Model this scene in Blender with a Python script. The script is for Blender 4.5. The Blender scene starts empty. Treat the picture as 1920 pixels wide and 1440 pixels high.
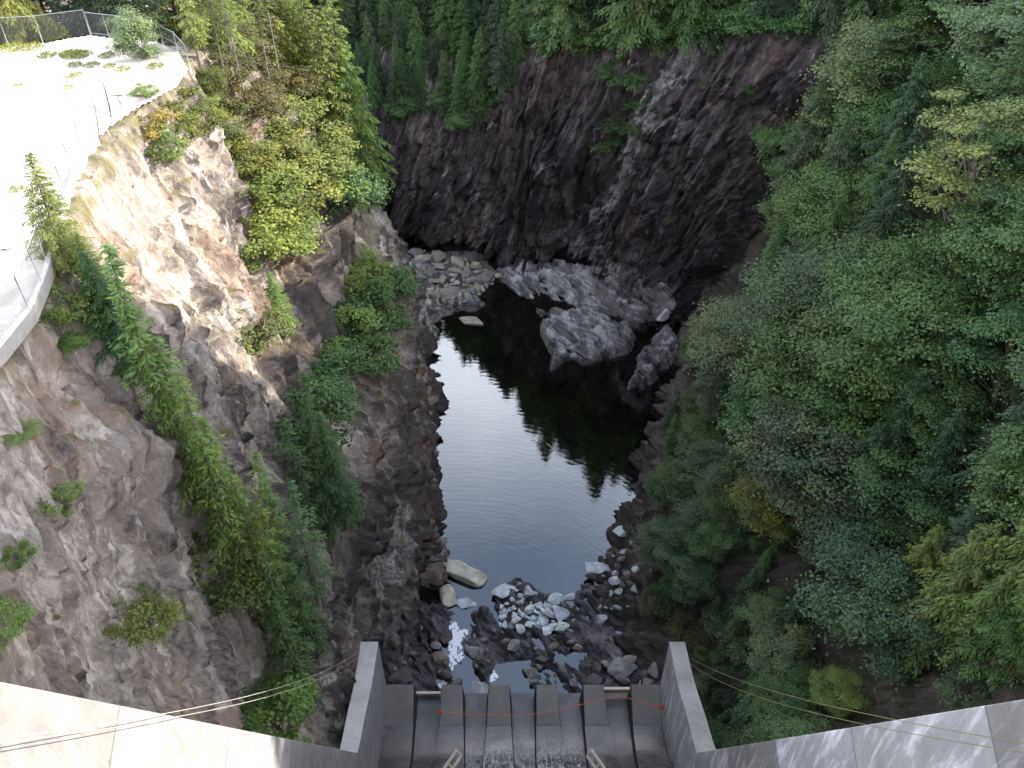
import bpy, math, random
import numpy as np
from mathutils import Vector, Matrix
from mathutils.bvhtree import BVHTree
random.seed(7)
RNG = np.random.default_rng(11)
scene = bpy.context.scene
COL = scene.collection
R = math.radians

# ------------------------------------------------------------------ camera
CAM = Vector((0.0, 0.0, 80.0)); PITCH = R(42.0); FPX = 1662.0     # standing on the dam crest, looking down the canyon
cam = bpy.data.cameras.new('camera'); cam.sensor_width = 36.0; cam.lens = 36.0 * FPX / 1920.0
cam.clip_start = 0.5; cam.clip_end = 3000.0
camo = bpy.data.objects.new('camera', cam); COL.objects.link(camo)
camo.location = CAM; camo.rotation_euler = (R(90) - PITCH, 0, 0)
scene.camera = camo
CP, SP = math.cos(PITCH), math.sin(PITCH)
def ray(px, py):
    a = (px - 960) / FPX; b = (720 - py) / FPX
    return Vector((a, CP + b * SP, -SP + b * CP))
def at_z(px, py, z):
    d = ray(px, py); t = (z - CAM.z) / d.z
    return CAM + d * t
def at_y(px, py, y):
    d = ray(px, py); return CAM + d * (y / d.y)

# ------------------------------------------------------------------ helpers
def tag(o, label=None, cat=None, group=None, kind=None):
    if label: o['label'] = label
    if cat: o['category'] = cat
    if group: o['group'] = group
    if kind: o['kind'] = kind
    return o
def empty(name, loc=(0, 0, 0), rz=0):
    o = bpy.data.objects.new(name, None); COL.objects.link(o)
    o.location = loc; o.rotation_euler = (0, 0, rz); o.empty_display_size = 0.3
    return o
def mesh_np(name, V, F, mats=(), smooth=False, tint=None, midx=None):
    """V (n,3), F (m,k) all faces of k corners."""
    V = np.asarray(V, np.float32); F = np.asarray(F, np.int32)
    me = bpy.data.meshes.new(name)
    me.vertices.add(len(V)); me.vertices.foreach_set('co', V.ravel())
    k = F.shape[1]
    me.loops.add(F.size); me.loops.foreach_set('vertex_index', F.ravel())
    me.polygons.add(len(F)); me.polygons.foreach_set('loop_start', np.arange(0, F.size, k, dtype=np.int32))
    if smooth: me.polygons.foreach_set('use_smooth', np.ones(len(F), bool))
    if midx is not None: me.polygons.foreach_set('material_index', np.asarray(midx, np.int32))
    if tint is not None:
        a = me.attributes.new('tint', 'FLOAT', 'FACE'); a.data.foreach_set('value', np.asarray(tint, np.float32))
    for m in mats: me.materials.append(m)
    me.update(calc_edges=True); me.validate()
    return me
def link(name, me, parent=None):
    o = bpy.data.objects.new(name, me); COL.objects.link(o)
    if parent is not None: o.parent = parent
    return o
class MB:
    """collects polygons of any size"""
    def __init__(s): s.v = []; s.f = []
    def add(s, vs, fs):
        b = len(s.v); s.v += [tuple(v) for v in vs]; s.f += [tuple(i + b for i in f) for f in fs]
    def box(s, c, d, rot=None):
        x, y, z = d[0] / 2, d[1] / 2, d[2] / 2
        vs = [Vector((i * x, j * y, k * z)) for i in (-1, 1) for j in (-1, 1) for k in (-1, 1)]
        if rot is not None: vs = [rot @ v for v in vs]
        vs = [v + Vector(c) for v in vs]
        s.add(vs, [(0, 1, 3, 2), (4, 6, 7, 5), (0, 4, 5, 1), (2, 3, 7, 6), (0, 2, 6, 4), (1, 5, 7, 3)])
    def tube(s, pts, rad, n=6, cap=True):
        pts = [Vector(p) for p in pts]
        rr = rad if isinstance(rad, (list, tuple)) else [rad] * len(pts)
        b = len(s.v); up = Vector((0.13, 0.21, 1)).normalized()
        for i, p in enumerate(pts):
            t = (pts[min(i + 1, len(pts) - 1)] - pts[max(i - 1, 0)])
            if t.length < 1e-6: t = Vector((0, 0, 1))
            t.normalize()
            a = t.cross(up)
            if a.length < 1e-3: a = t.cross(Vector((1, 0, 0)))
            a.normalize(); c = t.cross(a)
            for k in range(n):
                an = 2 * math.pi * k / n
                s.v.append(tuple(p + (a * math.cos(an) + c * math.sin(an)) * rr[i]))
        for i in range(len(pts) - 1):
            for k in range(n):
                k2 = (k + 1) % n
                s.f.append((b + i * n + k, b + i * n + k2, b + (i + 1) * n + k2, b + (i + 1) * n + k))
        if cap:
            s.f.append(tuple(b + k for k in range(n))); e = b + (len(pts) - 1) * n
            s.f.append(tuple(e + k for k in reversed(range(n))))
    def mesh(s, name, mat, smooth=False):
        me = bpy.data.meshes.new(name); me.from_pydata(s.v, [], s.f); me.materials.append(mat)
        if smooth: me.polygons.foreach_set('use_smooth', [True] * len(me.polygons))
        me.update(); me.validate()
        return me
    def build(s, name, mat, parent=None, smooth=False, bevel=0):
        o = link(name, s.mesh(name, mat, smooth), parent)
        if bevel:
            b = o.modifiers.new('bevel', 'BEVEL'); b.width = bevel; b.segments = 2; b.limit_method = 'ANGLE'
        return o

# ------------------------------------------------------------------ numpy noise
def _h(ix, iy, iz, s):
    h = (ix.astype(np.int64) * 374761393 + iy.astype(np.int64) * 668265263 + iz.astype(np.int64) * 2147483647 + s * 974711) & 0xFFFFFFFF
    h = ((h ^ (h >> 13)) * 1274126177) & 0xFFFFFFFF
    h = ((h ^ (h >> 16)) * 2246822519) & 0xFFFFFFFF
    h = h ^ (h >> 15)
    return h
def _hf(*a): return (_h(*a) & 0xFFFFFF).astype(np.float32) / 16777216.0
def vnoise(p, s=0):
    i = np.floor(p).astype(np.int64); f = (p - i).astype(np.float32); u = f * f * f * (f * (f * 6 - 15) + 10)
    r = 0
    for a in (0, 1):
        wa = u[:, 0] if a else 1 - u[:, 0]
        for b in (0, 1):
            wb = u[:, 1] if b else 1 - u[:, 1]
            for c in (0, 1):
                wc = u[:, 2] if c else 1 - u[:, 2]
                r = r + wa * wb * wc * _hf(i[:, 0] + a, i[:, 1] + b, i[:, 2] + c, s)
    return r * 2 - 1
def fbm(p, s=0, o=4, g=0.5):
    r = 0; a = 1.0; q = p.copy(); t = 0
    for k in range(o):
        r = r + a * vnoise(q, s + k * 17); t += a; a *= g; q = q * 2.03 + 3.7
    return r / t
def blocks(p, s=0, tilt=0.6, soft=0.07, edge=None):
    """faulted, tilted blocks: one plane per voronoi cell, with a narrow bevel where two meet"""
    i = np.floor(p).astype(np.int64); n = len(p)
    b1 = np.full(n, 9.0, np.float32); b2 = b1.copy(); v1 = np.zeros(n, np.float32); v2 = v1.copy()
    for a in (-1, 0, 1):
        for b in (-1, 0, 1):
            for c in (-1, 0, 1):
                X, Y, Z = i[:, 0] + a, i[:, 1] + b, i[:, 2] + c
                h1 = _h(X, Y, Z, s); h2 = _h(X, Y, Z, s + 1)
                d0 = p[:, 0] - X - (h1 & 1023) / 1023.0; d1 = p[:, 1] - Y - ((h1 >> 10) & 1023) / 1023.0; d2 = p[:, 2] - Z - ((h1 >> 20) & 1023) / 1023.0
                dd = np.sqrt(d0 * d0 + d1 * d1 + d2 * d2)
                val = (h2 & 255) / 127.5 - 1 + tilt * ((((h2 >> 8) & 255) / 127.5 - 1) * d0 + (((h2 >> 16) & 255) / 127.5 - 1) * d1 + (((h2 >> 24) & 255) / 127.5 - 1) * d2)
                m1 = dd < b1; m2 = (~m1) & (dd < b2)
                b2 = np.where(m1, b1, np.where(m2, dd, b2)); v2 = np.where(m1, v1, np.where(m2, val, v2))
                b1 = np.where(m1, dd, b1); v1 = np.where(m1, val, v1)
    w = 0.5 * (1 - sstep(0, soft, b2 - b1))
    if edge is not None: return (v1 * (1 - w) + v2 * w).astype(np.float32), 1 - sstep(0, edge, b2 - b1)
    return (v1 * (1 - w) + v2 * w).astype(np.float32)
def sstep(a, b, x):
    t = np.clip((x - a) / (b - a), 0, 1); return t * t * (3 - 2 * t)

# ------------------------------------------------------------------ materials
class NT:
    def __init__(s, name):
        s.m = bpy.data.materials.new(name); s.m.use_nodes = True; s.t = s.m.node_tree; s.t.nodes.clear()
        s.out = s.n('ShaderNodeOutputMaterial')
    def n(s, typ, ins=None, **kw):
        nd = s.t.nodes.new(typ)
        for k, v in kw.items(): setattr(nd, k, v)
        if ins:
            for k, v in ins.items():
                sk = nd.inputs[k]
                if isinstance(v, bpy.types.NodeSocket): s.t.links.new(v, sk)
                else:
                    if sk.type == 'RGBA' and len(v) == 3: v = (*v, 1)
                    sk.default_value = v
        return nd
    def math(s, op, a, b=0.0, clamp=False):
        return s.n('ShaderNodeMath', {0: a, 1: b}, operation=op, use_clamp=clamp).outputs[0]
    def noise(s, vec, scale, detail=5, rough=0.55, dist=0.0):
        return s.n('ShaderNodeTexNoise', {'Vector': vec, 'Scale': scale, 'Detail': detail, 'Roughness': rough, 'Distortion': dist}).outputs[0]
    def map(s, v, a, b, c=0.0, d=1.0):
        return s.n('ShaderNodeMapRange', {0: v, 1: a, 2: b, 3: c, 4: d}).outputs[0]
    def mix(s, f, a, b, mode='MIX'):
        nd = s.n('ShaderNodeMix', data_type='RGBA', blend_type=mode)
        for k, v in ((0, f), (6, a), (7, b)):
            sk = nd.inputs[k]
            if isinstance(v, bpy.types.NodeSocket): s.t.links.new(v, sk)
            else: sk.default_value = (*v, 1) if (hasattr(v, '__len__') and len(v) == 3) else v
        return nd.outputs[2]
    def ramp(s, f, stops):
        nd = s.n('ShaderNodeValToRGB', {0: f}); e = nd.color_ramp.elements
        while len(e) < len(stops): e.new(0.5)
        for k, (p, c) in enumerate(stops):
            e[k].position = p; e[k].color = (*c, 1) if len(c) == 3 else c
        return nd.outputs[0]
    def fin(s, sh):
        s.t.links.new(sh, s.out.inputs[0]); return s.m
    def bsdf(s, col, rough=0.8, spec=0.3, normal=None, **kw):
        ins = {'Base Color': col, 'Roughness': rough, 'Specular IOR Level': spec}; ins.update(kw)
        if normal is not None: ins['Normal'] = normal
        return s.n('ShaderNodeBsdfPrincipled', ins).outputs[0]

def rock_mat(name, dark, mid, pale, vein, rust, moss, mossw=0.5, wet_z=3.0):
    """tone, vein and rust come from the rock's own blocks (mesh attributes); nodes add grain, moss and the damp band"""
    k = NT(name)
    co = k.n('ShaderNodeTexCoord').outputs['Object']
    at = lambda n: k.n('ShaderNodeAttribute', attribute_name=n).outputs['Fac']
    sv = k.n('ShaderNodeAttribute', attribute_name='strata').outputs['Vector']
    mp = k.n('ShaderNodeMapping', {'Vector': sv, 'Scale': (1, 1, 0.16)}).outputs[0]
    streak = k.noise(mp, 2.4, 6, 0.72, 0.3)
    fine = k.noise(co, 2.8, 6, 0.75)
    chip2 = k.n('ShaderNodeSeparateColor', {0: k.n('ShaderNodeTexVoronoi', {'Vector': k.n('ShaderNodeMapping', {'Vector': sv, 'Scale': (1, 1, 0.3)}).outputs[0], 'Scale': 3.6}).outputs['Color']}).outputs[1]
    chip = k.n('ShaderNodeSeparateColor', {0: k.n('ShaderNodeTexVoronoi', {'Vector': mp, 'Scale': 1.7}).outputs['Color']}).outputs[0]
    f = k.math('ADD', k.math('ADD', at('tone'), k.math('ADD', k.math('MULTIPLY', k.math('SUBTRACT', chip, 0.5), 0.26), k.math('MULTIPLY', k.math('SUBTRACT', chip2, 0.5), 0.22))), k.math('ADD', k.math('MULTIPLY', k.math('SUBTRACT', fine, 0.5), 0.75), k.math('MULTIPLY', k.math('SUBTRACT', streak, 0.5), 1.25)))
    c = k.ramp(f, [(0.12, dark), (0.45, mid), (0.62, [x * 1.12 for x in mid]), (0.92, pale)])
    c = k.mix(k.math('MULTIPLY', at('rust'), k.map(fine, 0.38, 0.6), True), c, rust)
    c = k.mix(k.math('MULTIPLY', at('vein'), k.map(fine, 0.36, 0.58), True), c, vein)
    nz = k.n('ShaderNodeSeparateXYZ', {0: k.n('ShaderNodeNewGeometry').outputs['Normal']}).outputs[2]
    z = k.n('ShaderNodeSeparateXYZ', {0: co}).outputs[2]
    mn = k.noise(co, 0.55, 4, 0.7)
    mm = k.math('MULTIPLY', k.map(nz, 0.5, 0.9), k.map(mn, 0.66 - 0.35 * mossw, 0.74 - 0.3 * mossw), True)
    mm = k.math('MULTIPLY', mm, k.map(z, 5.0, 11.0), True)
    mm = k.math('MAXIMUM', mm, k.math('MULTIPLY', at('moss'), k.map(mn, 0.36, 0.5), True))
    mcol = k.mix(k.map(fine, 0.35, 0.65), moss, [moss[0] * 0.42, moss[1] * 0.55, moss[2] * 0.6])
    c = k.mix(k.math('MULTIPLY', mm, 0.9), c, mcol)
    wb = k.map(k.math('ADD', z, k.math('MULTIPLY', mn, -5.0)), wet_z - 2.0, wet_z - 6.0)
    c = k.mix(k.math('MULTIPLY', wb, 0.5), c, [x * 0.6 for x in dark])
    bp = k.n('ShaderNodeBump', {'Strength': 0.9, 'Distance': 0.35, 'Height': k.math('ADD', k.math('ADD', fine, streak), k.math('MULTIPLY', k.math('ADD', chip, chip2), 0.45))}).outputs[0]
    return k.fin(k.bsdf(c, k.map(wb, 0, 1, 0.85, 0.45), 0.3, bp))

M_LEFT = rock_mat('grey_brown_cliff_rock', (0.080, 0.067, 0.064), (0.305, 0.262, 0.232), (0.64, 0.58, 0.51), (0.62, 0.60, 0.57), (0.33, 0.17, 0.08), (0.21, 0.175, 0.06), 0.45, 2.0)
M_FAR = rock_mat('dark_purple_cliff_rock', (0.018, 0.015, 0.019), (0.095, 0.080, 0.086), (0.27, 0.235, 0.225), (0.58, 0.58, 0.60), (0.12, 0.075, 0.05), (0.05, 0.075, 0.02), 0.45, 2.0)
M_BED = rock_mat('river_worn_rock', (0.035, 0.032, 0.033), (0.13, 0.12, 0.12), (0.36, 0.35, 0.36), (0.55, 0.56, 0.57), (0.12, 0.09, 0.05), (0.06, 0.065, 0.02), 0.2, 1.2)
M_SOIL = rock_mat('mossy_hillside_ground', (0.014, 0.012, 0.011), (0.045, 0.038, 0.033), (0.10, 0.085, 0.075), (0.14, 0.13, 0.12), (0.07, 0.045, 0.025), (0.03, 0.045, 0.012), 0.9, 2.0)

# ------------------------------------------------------------------ lofted terrain sheets
def loft(stations, nu, nv, vw=None, shear=0.0, zmax=60.0):
    """stations: lists of (x,y,z); smooth across stations, straight down the profile; columns lean with the strata."""
    S = np.asarray(stations, float); ns, npnt = S.shape[:2]
    L = np.linalg.norm(np.diff(S[:, 1:4], axis=0), axis=2).mean(1); u = np.concatenate([[0], np.cumsum(L)])
    d = np.linalg.norm(np.diff(S, axis=1), axis=2).mean(0)
    if vw is not None: d = d * np.asarray(vw)
    v = np.concatenate([[0], np.cumsum(d)]); v /= v[-1]; W = np.linspace(0, 1, nv)
    kv = np.clip(np.searchsorted(v, W, 'right') - 1, 0, npnt - 2); tv = (W - v[kv]) / (v[kv + 1] - v[kv])
    zp = np.clip(S[:, :, 2].mean(0), -5, zmax); zv = zp[kv] * (1 - tv) + zp[kv + 1] * tv
    m = np.gradient(S, u, axis=0)
    UU = np.clip(np.linspace(0, u[-1], nu)[:, None] - shear * zv[None, :], 0, u[-1])
    k = np.clip(np.searchsorted(u, UU.ravel(), 'right') - 1, 0, ns - 2).reshape(nu, nv); h = u[k + 1] - u[k]; t = (UU - u[k]) / h
    t = t[:, :, None]; h = h[:, :, None]
    def C(c): return (2*t**3-3*t**2+1)*S[k, c] + (t**3-2*t**2+t)*h*m[k, c] + (-2*t**3+3*t**2)*S[k+1, c] + (t**3-t**2)*h*m[k+1, c]
    KV = np.broadcast_to(kv[None, :], (nu, nv)); T = tv[None, :, None]
    P = C(KV) * (1 - T) + C(KV + 1) * T
    return P, UU, np.clip(kv + tv, 0, npnt - 1)
def grid_faces(nu, nv):
    a = np.arange(nu * nv).reshape(nu, nv)
    return np.stack([a[:-1, :-1].ravel(), a[1:, :-1].ravel(), a[1:, 1:].ravel(), a[:-1, 1:].ravel()], 1)
def grid_normals(P):
    du = np.gradient(P, axis=0); dv = np.gradient(P, axis=1)
    n = np.cross(du, dv); n /= (np.linalg.norm(n, axis=2, keepdims=True) + 1e-9)
    return n
def rockify(P, U, amp, shear=0.3, seed=0, scale=1.0, side=1, extra=None, veinw=0.05, veing=(0.42, 0.6), rough=1.0):
    """break a smooth sheet into ribs and tilted slabs standing out along its normal; returns points and rock attributes"""
    nu, nv = P.shape[:2]
    N = grid_normals(P) * side
    Q = P.reshape(-1, 3); s = U.ravel(); z = Q[:, 2]
    q = np.stack([s + shear * z, Q[:, 0] * 0.15, z], 1)
    w = fbm(q / np.array([5.0, 8, 9]), seed + 3, 3)[:, None] * np.array([0.8, 0, 1.5])
    rib = 1 - np.abs(fbm((q + w) / np.array([8.0, 20, 60]) * scale, seed, 4)) * 3.0
    b1 = blocks((q + w) / np.array([4.4, 6, 24.0]) * scale, seed + 10, 0.9)
    b2, c2 = blocks((q + w * 0.8) / np.array([1.6, 3, 10.5]) * scale, seed + 20, 1.1, 0.07, 0.13)
    b3, c3 = blocks((q + w * 0.5) / np.array([0.7, 2, 4.0]) * scale, seed + 30, 1.3, 0.07, 0.16)
    cm = sstep(-0.25, 0.25, fbm(q / 3.0, seed + 81, 3)); c2 = c2 * (0.4 + 0.6 * cm); c3 = c3 * cm
    f1 = fbm((q + w) / np.array([1.2, 3, 12.0]), seed + 40, 5, 0.6)
    f2 = fbm(q / np.array([0.8, 2, 1.0]), seed + 41, 4, 0.6)
    b4 = blocks((q + w * 0.3) / np.array([0.40, 1, 1.5]) * scale, seed + 35, 1.3, 0.12)
    d = (1.25 * rib + 1.3 * b1 + 1.0 * b2 + 0.8 * b3 + 0.34 * b4 + 0.32 * f1 + 0.28 * f2 - 0.65 * c2 - 0.32 * c3) * rough
    tone = 0.45 + 0.34 * fbm((q + w) / np.array([7.0, 9, 20]), seed + 50, 4) + 0.11 * b1 + 0.10 * b2 + 0.10 * b3 + 0.06 * b4 + 0.34 * f1 + 0.06 * rib - 0.22 * c2 - 0.16 * c3
    v = fbm((q + w) / np.array([5.0, 9, 16]), seed + 60, 6, 0.6); vm = fbm(Q / 9.0, seed + 61, 3) * 0.5 + 0.5
    vein = np.clip(1 - np.abs(v) / veinw, 0, 1) * sstep(veing[0], veing[1], vm)
    rust = 0.5 * sstep(0.22, 0.42, fbm((q + w) / np.array([3.5, 6, 9]), seed + 70, 5, 0.6))
    A = dict(tone=tone, vein=vein, rust=rust, strata=(q + w * 0.5), moss=tone * 0)
    if extra is not None: d = d + extra(Q, A)
    d = d.reshape(nu, nv) * amp
    return P + N * d[:, :, None], A
def terrain(name, P, mat, A=None):
    nu, nv = P.shape[:2]
    o = link(name, mesh_np(name, P.reshape(-1, 3), grid_faces(nu, nv), (mat,)))
    for n, v in (A or {}).items():
        a = o.data.attributes.new(n, 'FLOAT_VECTOR' if n == 'strata' else 'FLOAT', 'POINT')
        a.data.foreach_set('vector' if n == 'strata' else 'value', np.ascontiguousarray(v, np.float32).ravel())
    return o
def line_dist(Q, i, j, pts):
    """distance of points to a polyline in the plane of coordinates i, j"""
    X, Y = Q[:, i], Q[:, j]; d = np.full(len(Q), 1e9)
    for a, b in zip(pts[:-1], pts[1:]):
        a = np.array(a, float); e = np.array(b, float) - a
        t = np.clip(((X - a[0]) * e[0] + (Y - a[1]) * e[1]) / (e @ e), 0, 1)
        d = np.minimum(d, np.hypot(X - a[0] - e[0] * t, Y - a[1] - e[1] * t))
    return d

# left cliff: river bed, waterline, bench front, bench back, mid cliff, lip, back of lip, far back
def LS(y, b, c, d, e, f, g=None, yb=None):
    (bx, cx, dx, ex, fx) = (b, c[0], d[0], e[0], f[0])
    g = f[1] + 0.15 if g is None else g
    return [(bx + 1.5, y, -5), (bx, y, 0), (cx, y, c[1]), (dx, y, d[1]), (ex, y, e[1]), (fx, y, f[1]), (fx - 2.5, y, g), (fx - 75, y, g - 0.8)]
left = [
 LS(-44, -15, (-19, 22), (-21, 25), (-26, 40), (-31, 50)),
 LS(6, -15, (-17.5, 20), (-19.5, 23), (-25, 39), (-30, 50)),
 LS(22, -16, (-17.5, 20), (-19, 23), (-23.5, 38), (-28, 50.1)),
 LS(36, -16, (-16.8, 20), (-18.4, 24), (-22.4, 37), (-27.2, 50.1)),
 LS(44, -14.8, (-15.8, 21), (-17.6, 25), (-22.2, 37), (-27.6, 50)),
 LS(50, -12.2, (-13.4, 21), (-17, 25), (-22.4, 38), (-28.3, 50)),
 LS(58, -7.8, (-12.2, 22), (-16.4, 25.5), (-22.8, 38), (-28.9, 50)),
 LS(69, -9.6, (-12.8, 23), (-17, 26), (-22.8, 38), (-28.4, 50)),
 LS(80, -10.9, (-14, 23), (-18.6, 26.5), (-23.4, 36), (-27.9, 48.5)),
 LS(90, -12.1, (-15, 22.5), (-18, 25.5), (-22.5, 33), (-29, 45)),
 LS(98, -12.9, (-16.2, 20.5), (-18.5, 24), (-22, 30), (-30, 42)),
 [(-13.5, 105, -5), (-14.6, 103.6, 0), (-18.2, 102.5, 20), (-20.5, 102.8, 23), (-24, 103.5, 29), (-31, 105, 41), (-34, 106, 43), (-100, 112, 52)],
 [(-22, 110, -5), (-22, 108, 0), (-24, 105, 20), (-26, 105, 23), (-28, 106, 29), (-34, 109, 40), (-37, 110, 42), (-100, 122, 52)],
 [(-48, 113, -5), (-48, 111, 0), (-49, 108, 22), (-50, 108, 25), (-51, 109, 30), (-53, 112, 41), (-55, 114, 43), (-100, 132, 52)],
]
P, U, IDX = loft(left, 1200, 640, (1, 1, 1.0, 1.0, 1.0, 0.8, 0.06), -0.5)
amp = np.interp(IDX, [0, 1, 2, 2.5, 3, 4.4, 5.0, 5.6, 7], [0.9, 1, 0.9, 0.55, 0.75, 0.85, 0.20, 0.05, 0.05])[None, :]
def left_extra(Q, A):
    g = np.exp(-((Q[:, 1] - 79) / 5.0) ** 2 - ((Q[:, 2] - 33) / 6.5) ** 2)          # hollow behind the first buttress: dark rock, its shade also in the tone
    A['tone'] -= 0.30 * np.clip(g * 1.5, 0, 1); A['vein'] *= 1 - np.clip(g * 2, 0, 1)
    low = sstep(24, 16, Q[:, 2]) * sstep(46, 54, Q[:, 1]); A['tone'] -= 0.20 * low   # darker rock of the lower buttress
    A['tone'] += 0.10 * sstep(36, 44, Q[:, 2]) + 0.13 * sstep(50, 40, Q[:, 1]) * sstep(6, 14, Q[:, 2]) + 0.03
    A['moss'] = 0.8 * sstep(48.4, 49.4, Q[:, 2]) * sstep(-33, -31, Q[:, 0]) + 0.7 * np.exp(-((Q[:, 2] - 24.5) / 1.5) ** 2) * sstep(60, 66, Q[:, 1])
    gl = line_dist(Q, 1, 2, [(36, 42), (41.5, 34), (46, 26)]); 
    return -3.2 * g - 1.8 * np.exp(-(gl / 2.2) ** 2)
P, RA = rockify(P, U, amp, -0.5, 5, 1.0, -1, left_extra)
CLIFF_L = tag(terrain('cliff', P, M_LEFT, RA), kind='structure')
P_L = P

# far cliff, left to right: bed, foot, mid, top lip, forest floor rising behind
far = [
 [(-60, 126, -5), (-60, 128, 0), (-60, 130, 10), (-60, 132, 20), (-60, 142, 27), (-60, 190, 45), (-60, 320, 150)],
 [(-30, 125, -5), (-30, 127, 0), (-30, 129, 10), (-30, 131, 19), (-30, 140, 25), (-30, 185, 42), (-30, 320, 150)],
 [(-17, 123, -5), (-17, 125.5, 0), (-17, 127.5, 10), (-17, 129.5, 19.5), (-17, 138, 25), (-16, 180, 44), (-16, 320, 150)],
 [(-9, 119, -5), (-9, 121.5, 0), (-8.6, 124.5, 10), (-8, 127, 19), (-8, 136, 25), (-6, 178, 54), (-6, 320, 150)],
 [(0, 115.5, -5), (0, 117.5, 0), (0, 122, 11), (0, 126, 24), (0, 134, 29), (4, 175, 60), (4, 320, 150)],
 [(4, 114.5, -5), (4, 116.5, 0), (3.5, 122, 13), (3, 126.5, 31), (3, 134, 34), (10, 172, 63), (12, 320, 150)],
 [(10, 112.5, -5), (10, 114.5, 0), (10, 119.5, 13), (10, 124, 31), (11, 132, 36), (18, 168, 66), (24, 320, 150)],
 [(17, 109, -5), (17, 111.5, 0), (17.3, 116, 14), (17.5, 121, 34), (20, 129, 39), (30, 162, 70), (44, 320, 150)],
 [(22, 105.5, -5), (22.5, 108, 0), (23, 112.5, 15), (24, 117.5, 36), (28, 125, 41), (42, 152, 72), (70, 320, 150)],
 [(26, 101, -5), (27, 104.5, 0), (29.5, 108, 15), (32.5, 111.5, 38), (38, 118, 44), (56, 138, 75), (110, 300, 150)],
 [(28, 94, -5), (30, 97, 0), (34, 101, 14), (39, 105, 38), (46, 110, 46), (66, 122, 78), (150, 230, 150)],
]
P, U, IDX = loft(far, 740, 480, (1, 1, 1, 0.7, 0.12, 0.03), -0.30, 36)
amp = np.interp(IDX, [0, 1, 2, 2.8, 3.2, 4, 6], [0.5, 1.15, 1.2, 0.9, 0.4, 0.25, 0.3])[None, :]
def far_extra(Q, A):
    rib = [(23.5, 36), (20.5, 29), (17.5, 22), (15, 13), (11, 6), (8, 1)]           # slanting rib with a pale vein down the right half
    d = line_dist(Q, 0, 2, rib); on = (Q[:, 1] < 131)
    n = fbm(Q / 1.8, 77, 4)
    A['vein'] = np.maximum(A['vein'], np.clip(1.15 - np.abs(d + n * 2.2) / 0.95, 0, 1) * on * (0.8 + 0.9 * fbm(Q / 3.0, 78, 3)))
    g = line_dist(Q, 0, 2, [(16, 36), (14.5, 28), (11, 20), (7, 14)])
    A['tone'] += 0.09 + 0.12 * sstep(20, 30, Q[:, 2]) * sstep(20, 12, Q[:, 0]) - 0.12 * sstep(20, 26, Q[:, 0]) - 0.10 * sstep(14, 4, Q[:, 2])
    foot = sstep(8, 2, Q[:, 2]) * np.exp(-((Q[:, 0] - 13) / 8.0) ** 2)              # scoured pale rock at the foot
    A['vein'] = np.maximum(A['vein'], 0.85 * foot * sstep(-0.15, 0.15, fbm(Q / np.array([1.5, 1.5, 0.8]), 79, 4)))
    return on * (3.0 * np.exp(-((d - 1.0) / 3.0) ** 2) - 2.6 * np.exp(-(g / 2.4) ** 2))
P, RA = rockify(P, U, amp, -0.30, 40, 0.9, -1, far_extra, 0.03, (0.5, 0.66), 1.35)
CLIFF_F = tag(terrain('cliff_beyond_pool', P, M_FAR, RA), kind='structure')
P_F = P

# right hillside: bed, foot, rock band, slope, upper slope, ridge, beyond
def RS(y, b, k, s1, s2, s3, s4, y2=None):
    return [(b - 2, y, -5), (b, y, 0), (k[0], y, k[1]), (s1[0], y, s1[1]), (s2[0], y, s2[1]), (s3[0], y, s3[1]), (s4[0], y, s4[1])]
right = [  # ridge heights, out of view, are set for the shadow they cast
 RS(-30, 14, (18, 6), (30, 22), (44, 40), (62, 50), (160, 55)),
 RS(-5, 14, (18, 6), (30, 24), (44, 43), (62, 52), (160, 60)),
 RS(14, 14.8, (17.5, 5), (28, 20), (43, 42), (64, 58), (160, 70)),
 RS(30, 14.6, (17, 4), (28, 17.5), (43, 42), (65, 66), (160, 78)),
 RS(42, 14.2, (17, 4), (28, 17), (43, 40), (66, 74), (160, 84)),
 RS(50, 10.5, (15.5, 4), (28, 18), (43, 38), (66, 75), (160, 84)),
 RS(58, 8.6, (14, 4.5), (28, 20), (43, 39), (66, 74), (160, 84)),
 RS(66, 12.8, (16.5, 5), (29, 21), (44, 40), (66, 68), (160, 80)),
 RS(80, 18.6, (22, 6.5), (32, 22), (46, 42), (67, 62), (160, 74)),
 RS(92, 22.5, (26, 8), (35, 24), (48, 45), (68, 60), (160, 74)),
 RS(102, 26.4, (30, 10), (37.5, 26), (50, 48), (70, 62), (160, 80)),
 RS(112, 29.5, (34, 14), (41, 32), (53, 56), (72, 70), (160, 100)),
 RS(130, 34, (40, 20), (47, 40), (58, 64), (76, 84), (160, 120)),
 RS(200, 60, (66, 20), (72, 40), (80, 66), (100, 100), (180, 140)),
]
P, U, IDX = loft(right, 420, 300, (1, 1.3, 1.1, 0.8, 0.5, 0.05))
amp = np.interp(IDX, [0, 1, 2, 3, 4, 6], [0.5, 0.7, 0.75, 0.6, 0.6, 0.6])[None, :]
def right_extra(Q, A):
    band = sstep(7.5, 4.0, Q[:, 2] + 1.5 * fbm(Q / 4.0, 91, 3)) + sstep(96, 100, Q[:, 1]) * sstep(22, 16, Q[:, 2])     # bare rock by the water
    A['tone'] += np.clip(band + 0.8 * np.exp(-((Q[:, 1] - 33) / 5) ** 2) * sstep(32, 26, Q[:, 2]), 0, 1) * (0.46 + 0.3 * fbm(Q / 1.6, 92, 4)); A['vein'] *= 0.6
    return 0
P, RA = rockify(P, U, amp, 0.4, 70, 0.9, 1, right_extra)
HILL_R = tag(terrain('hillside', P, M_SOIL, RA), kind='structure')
P_R = P

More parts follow.
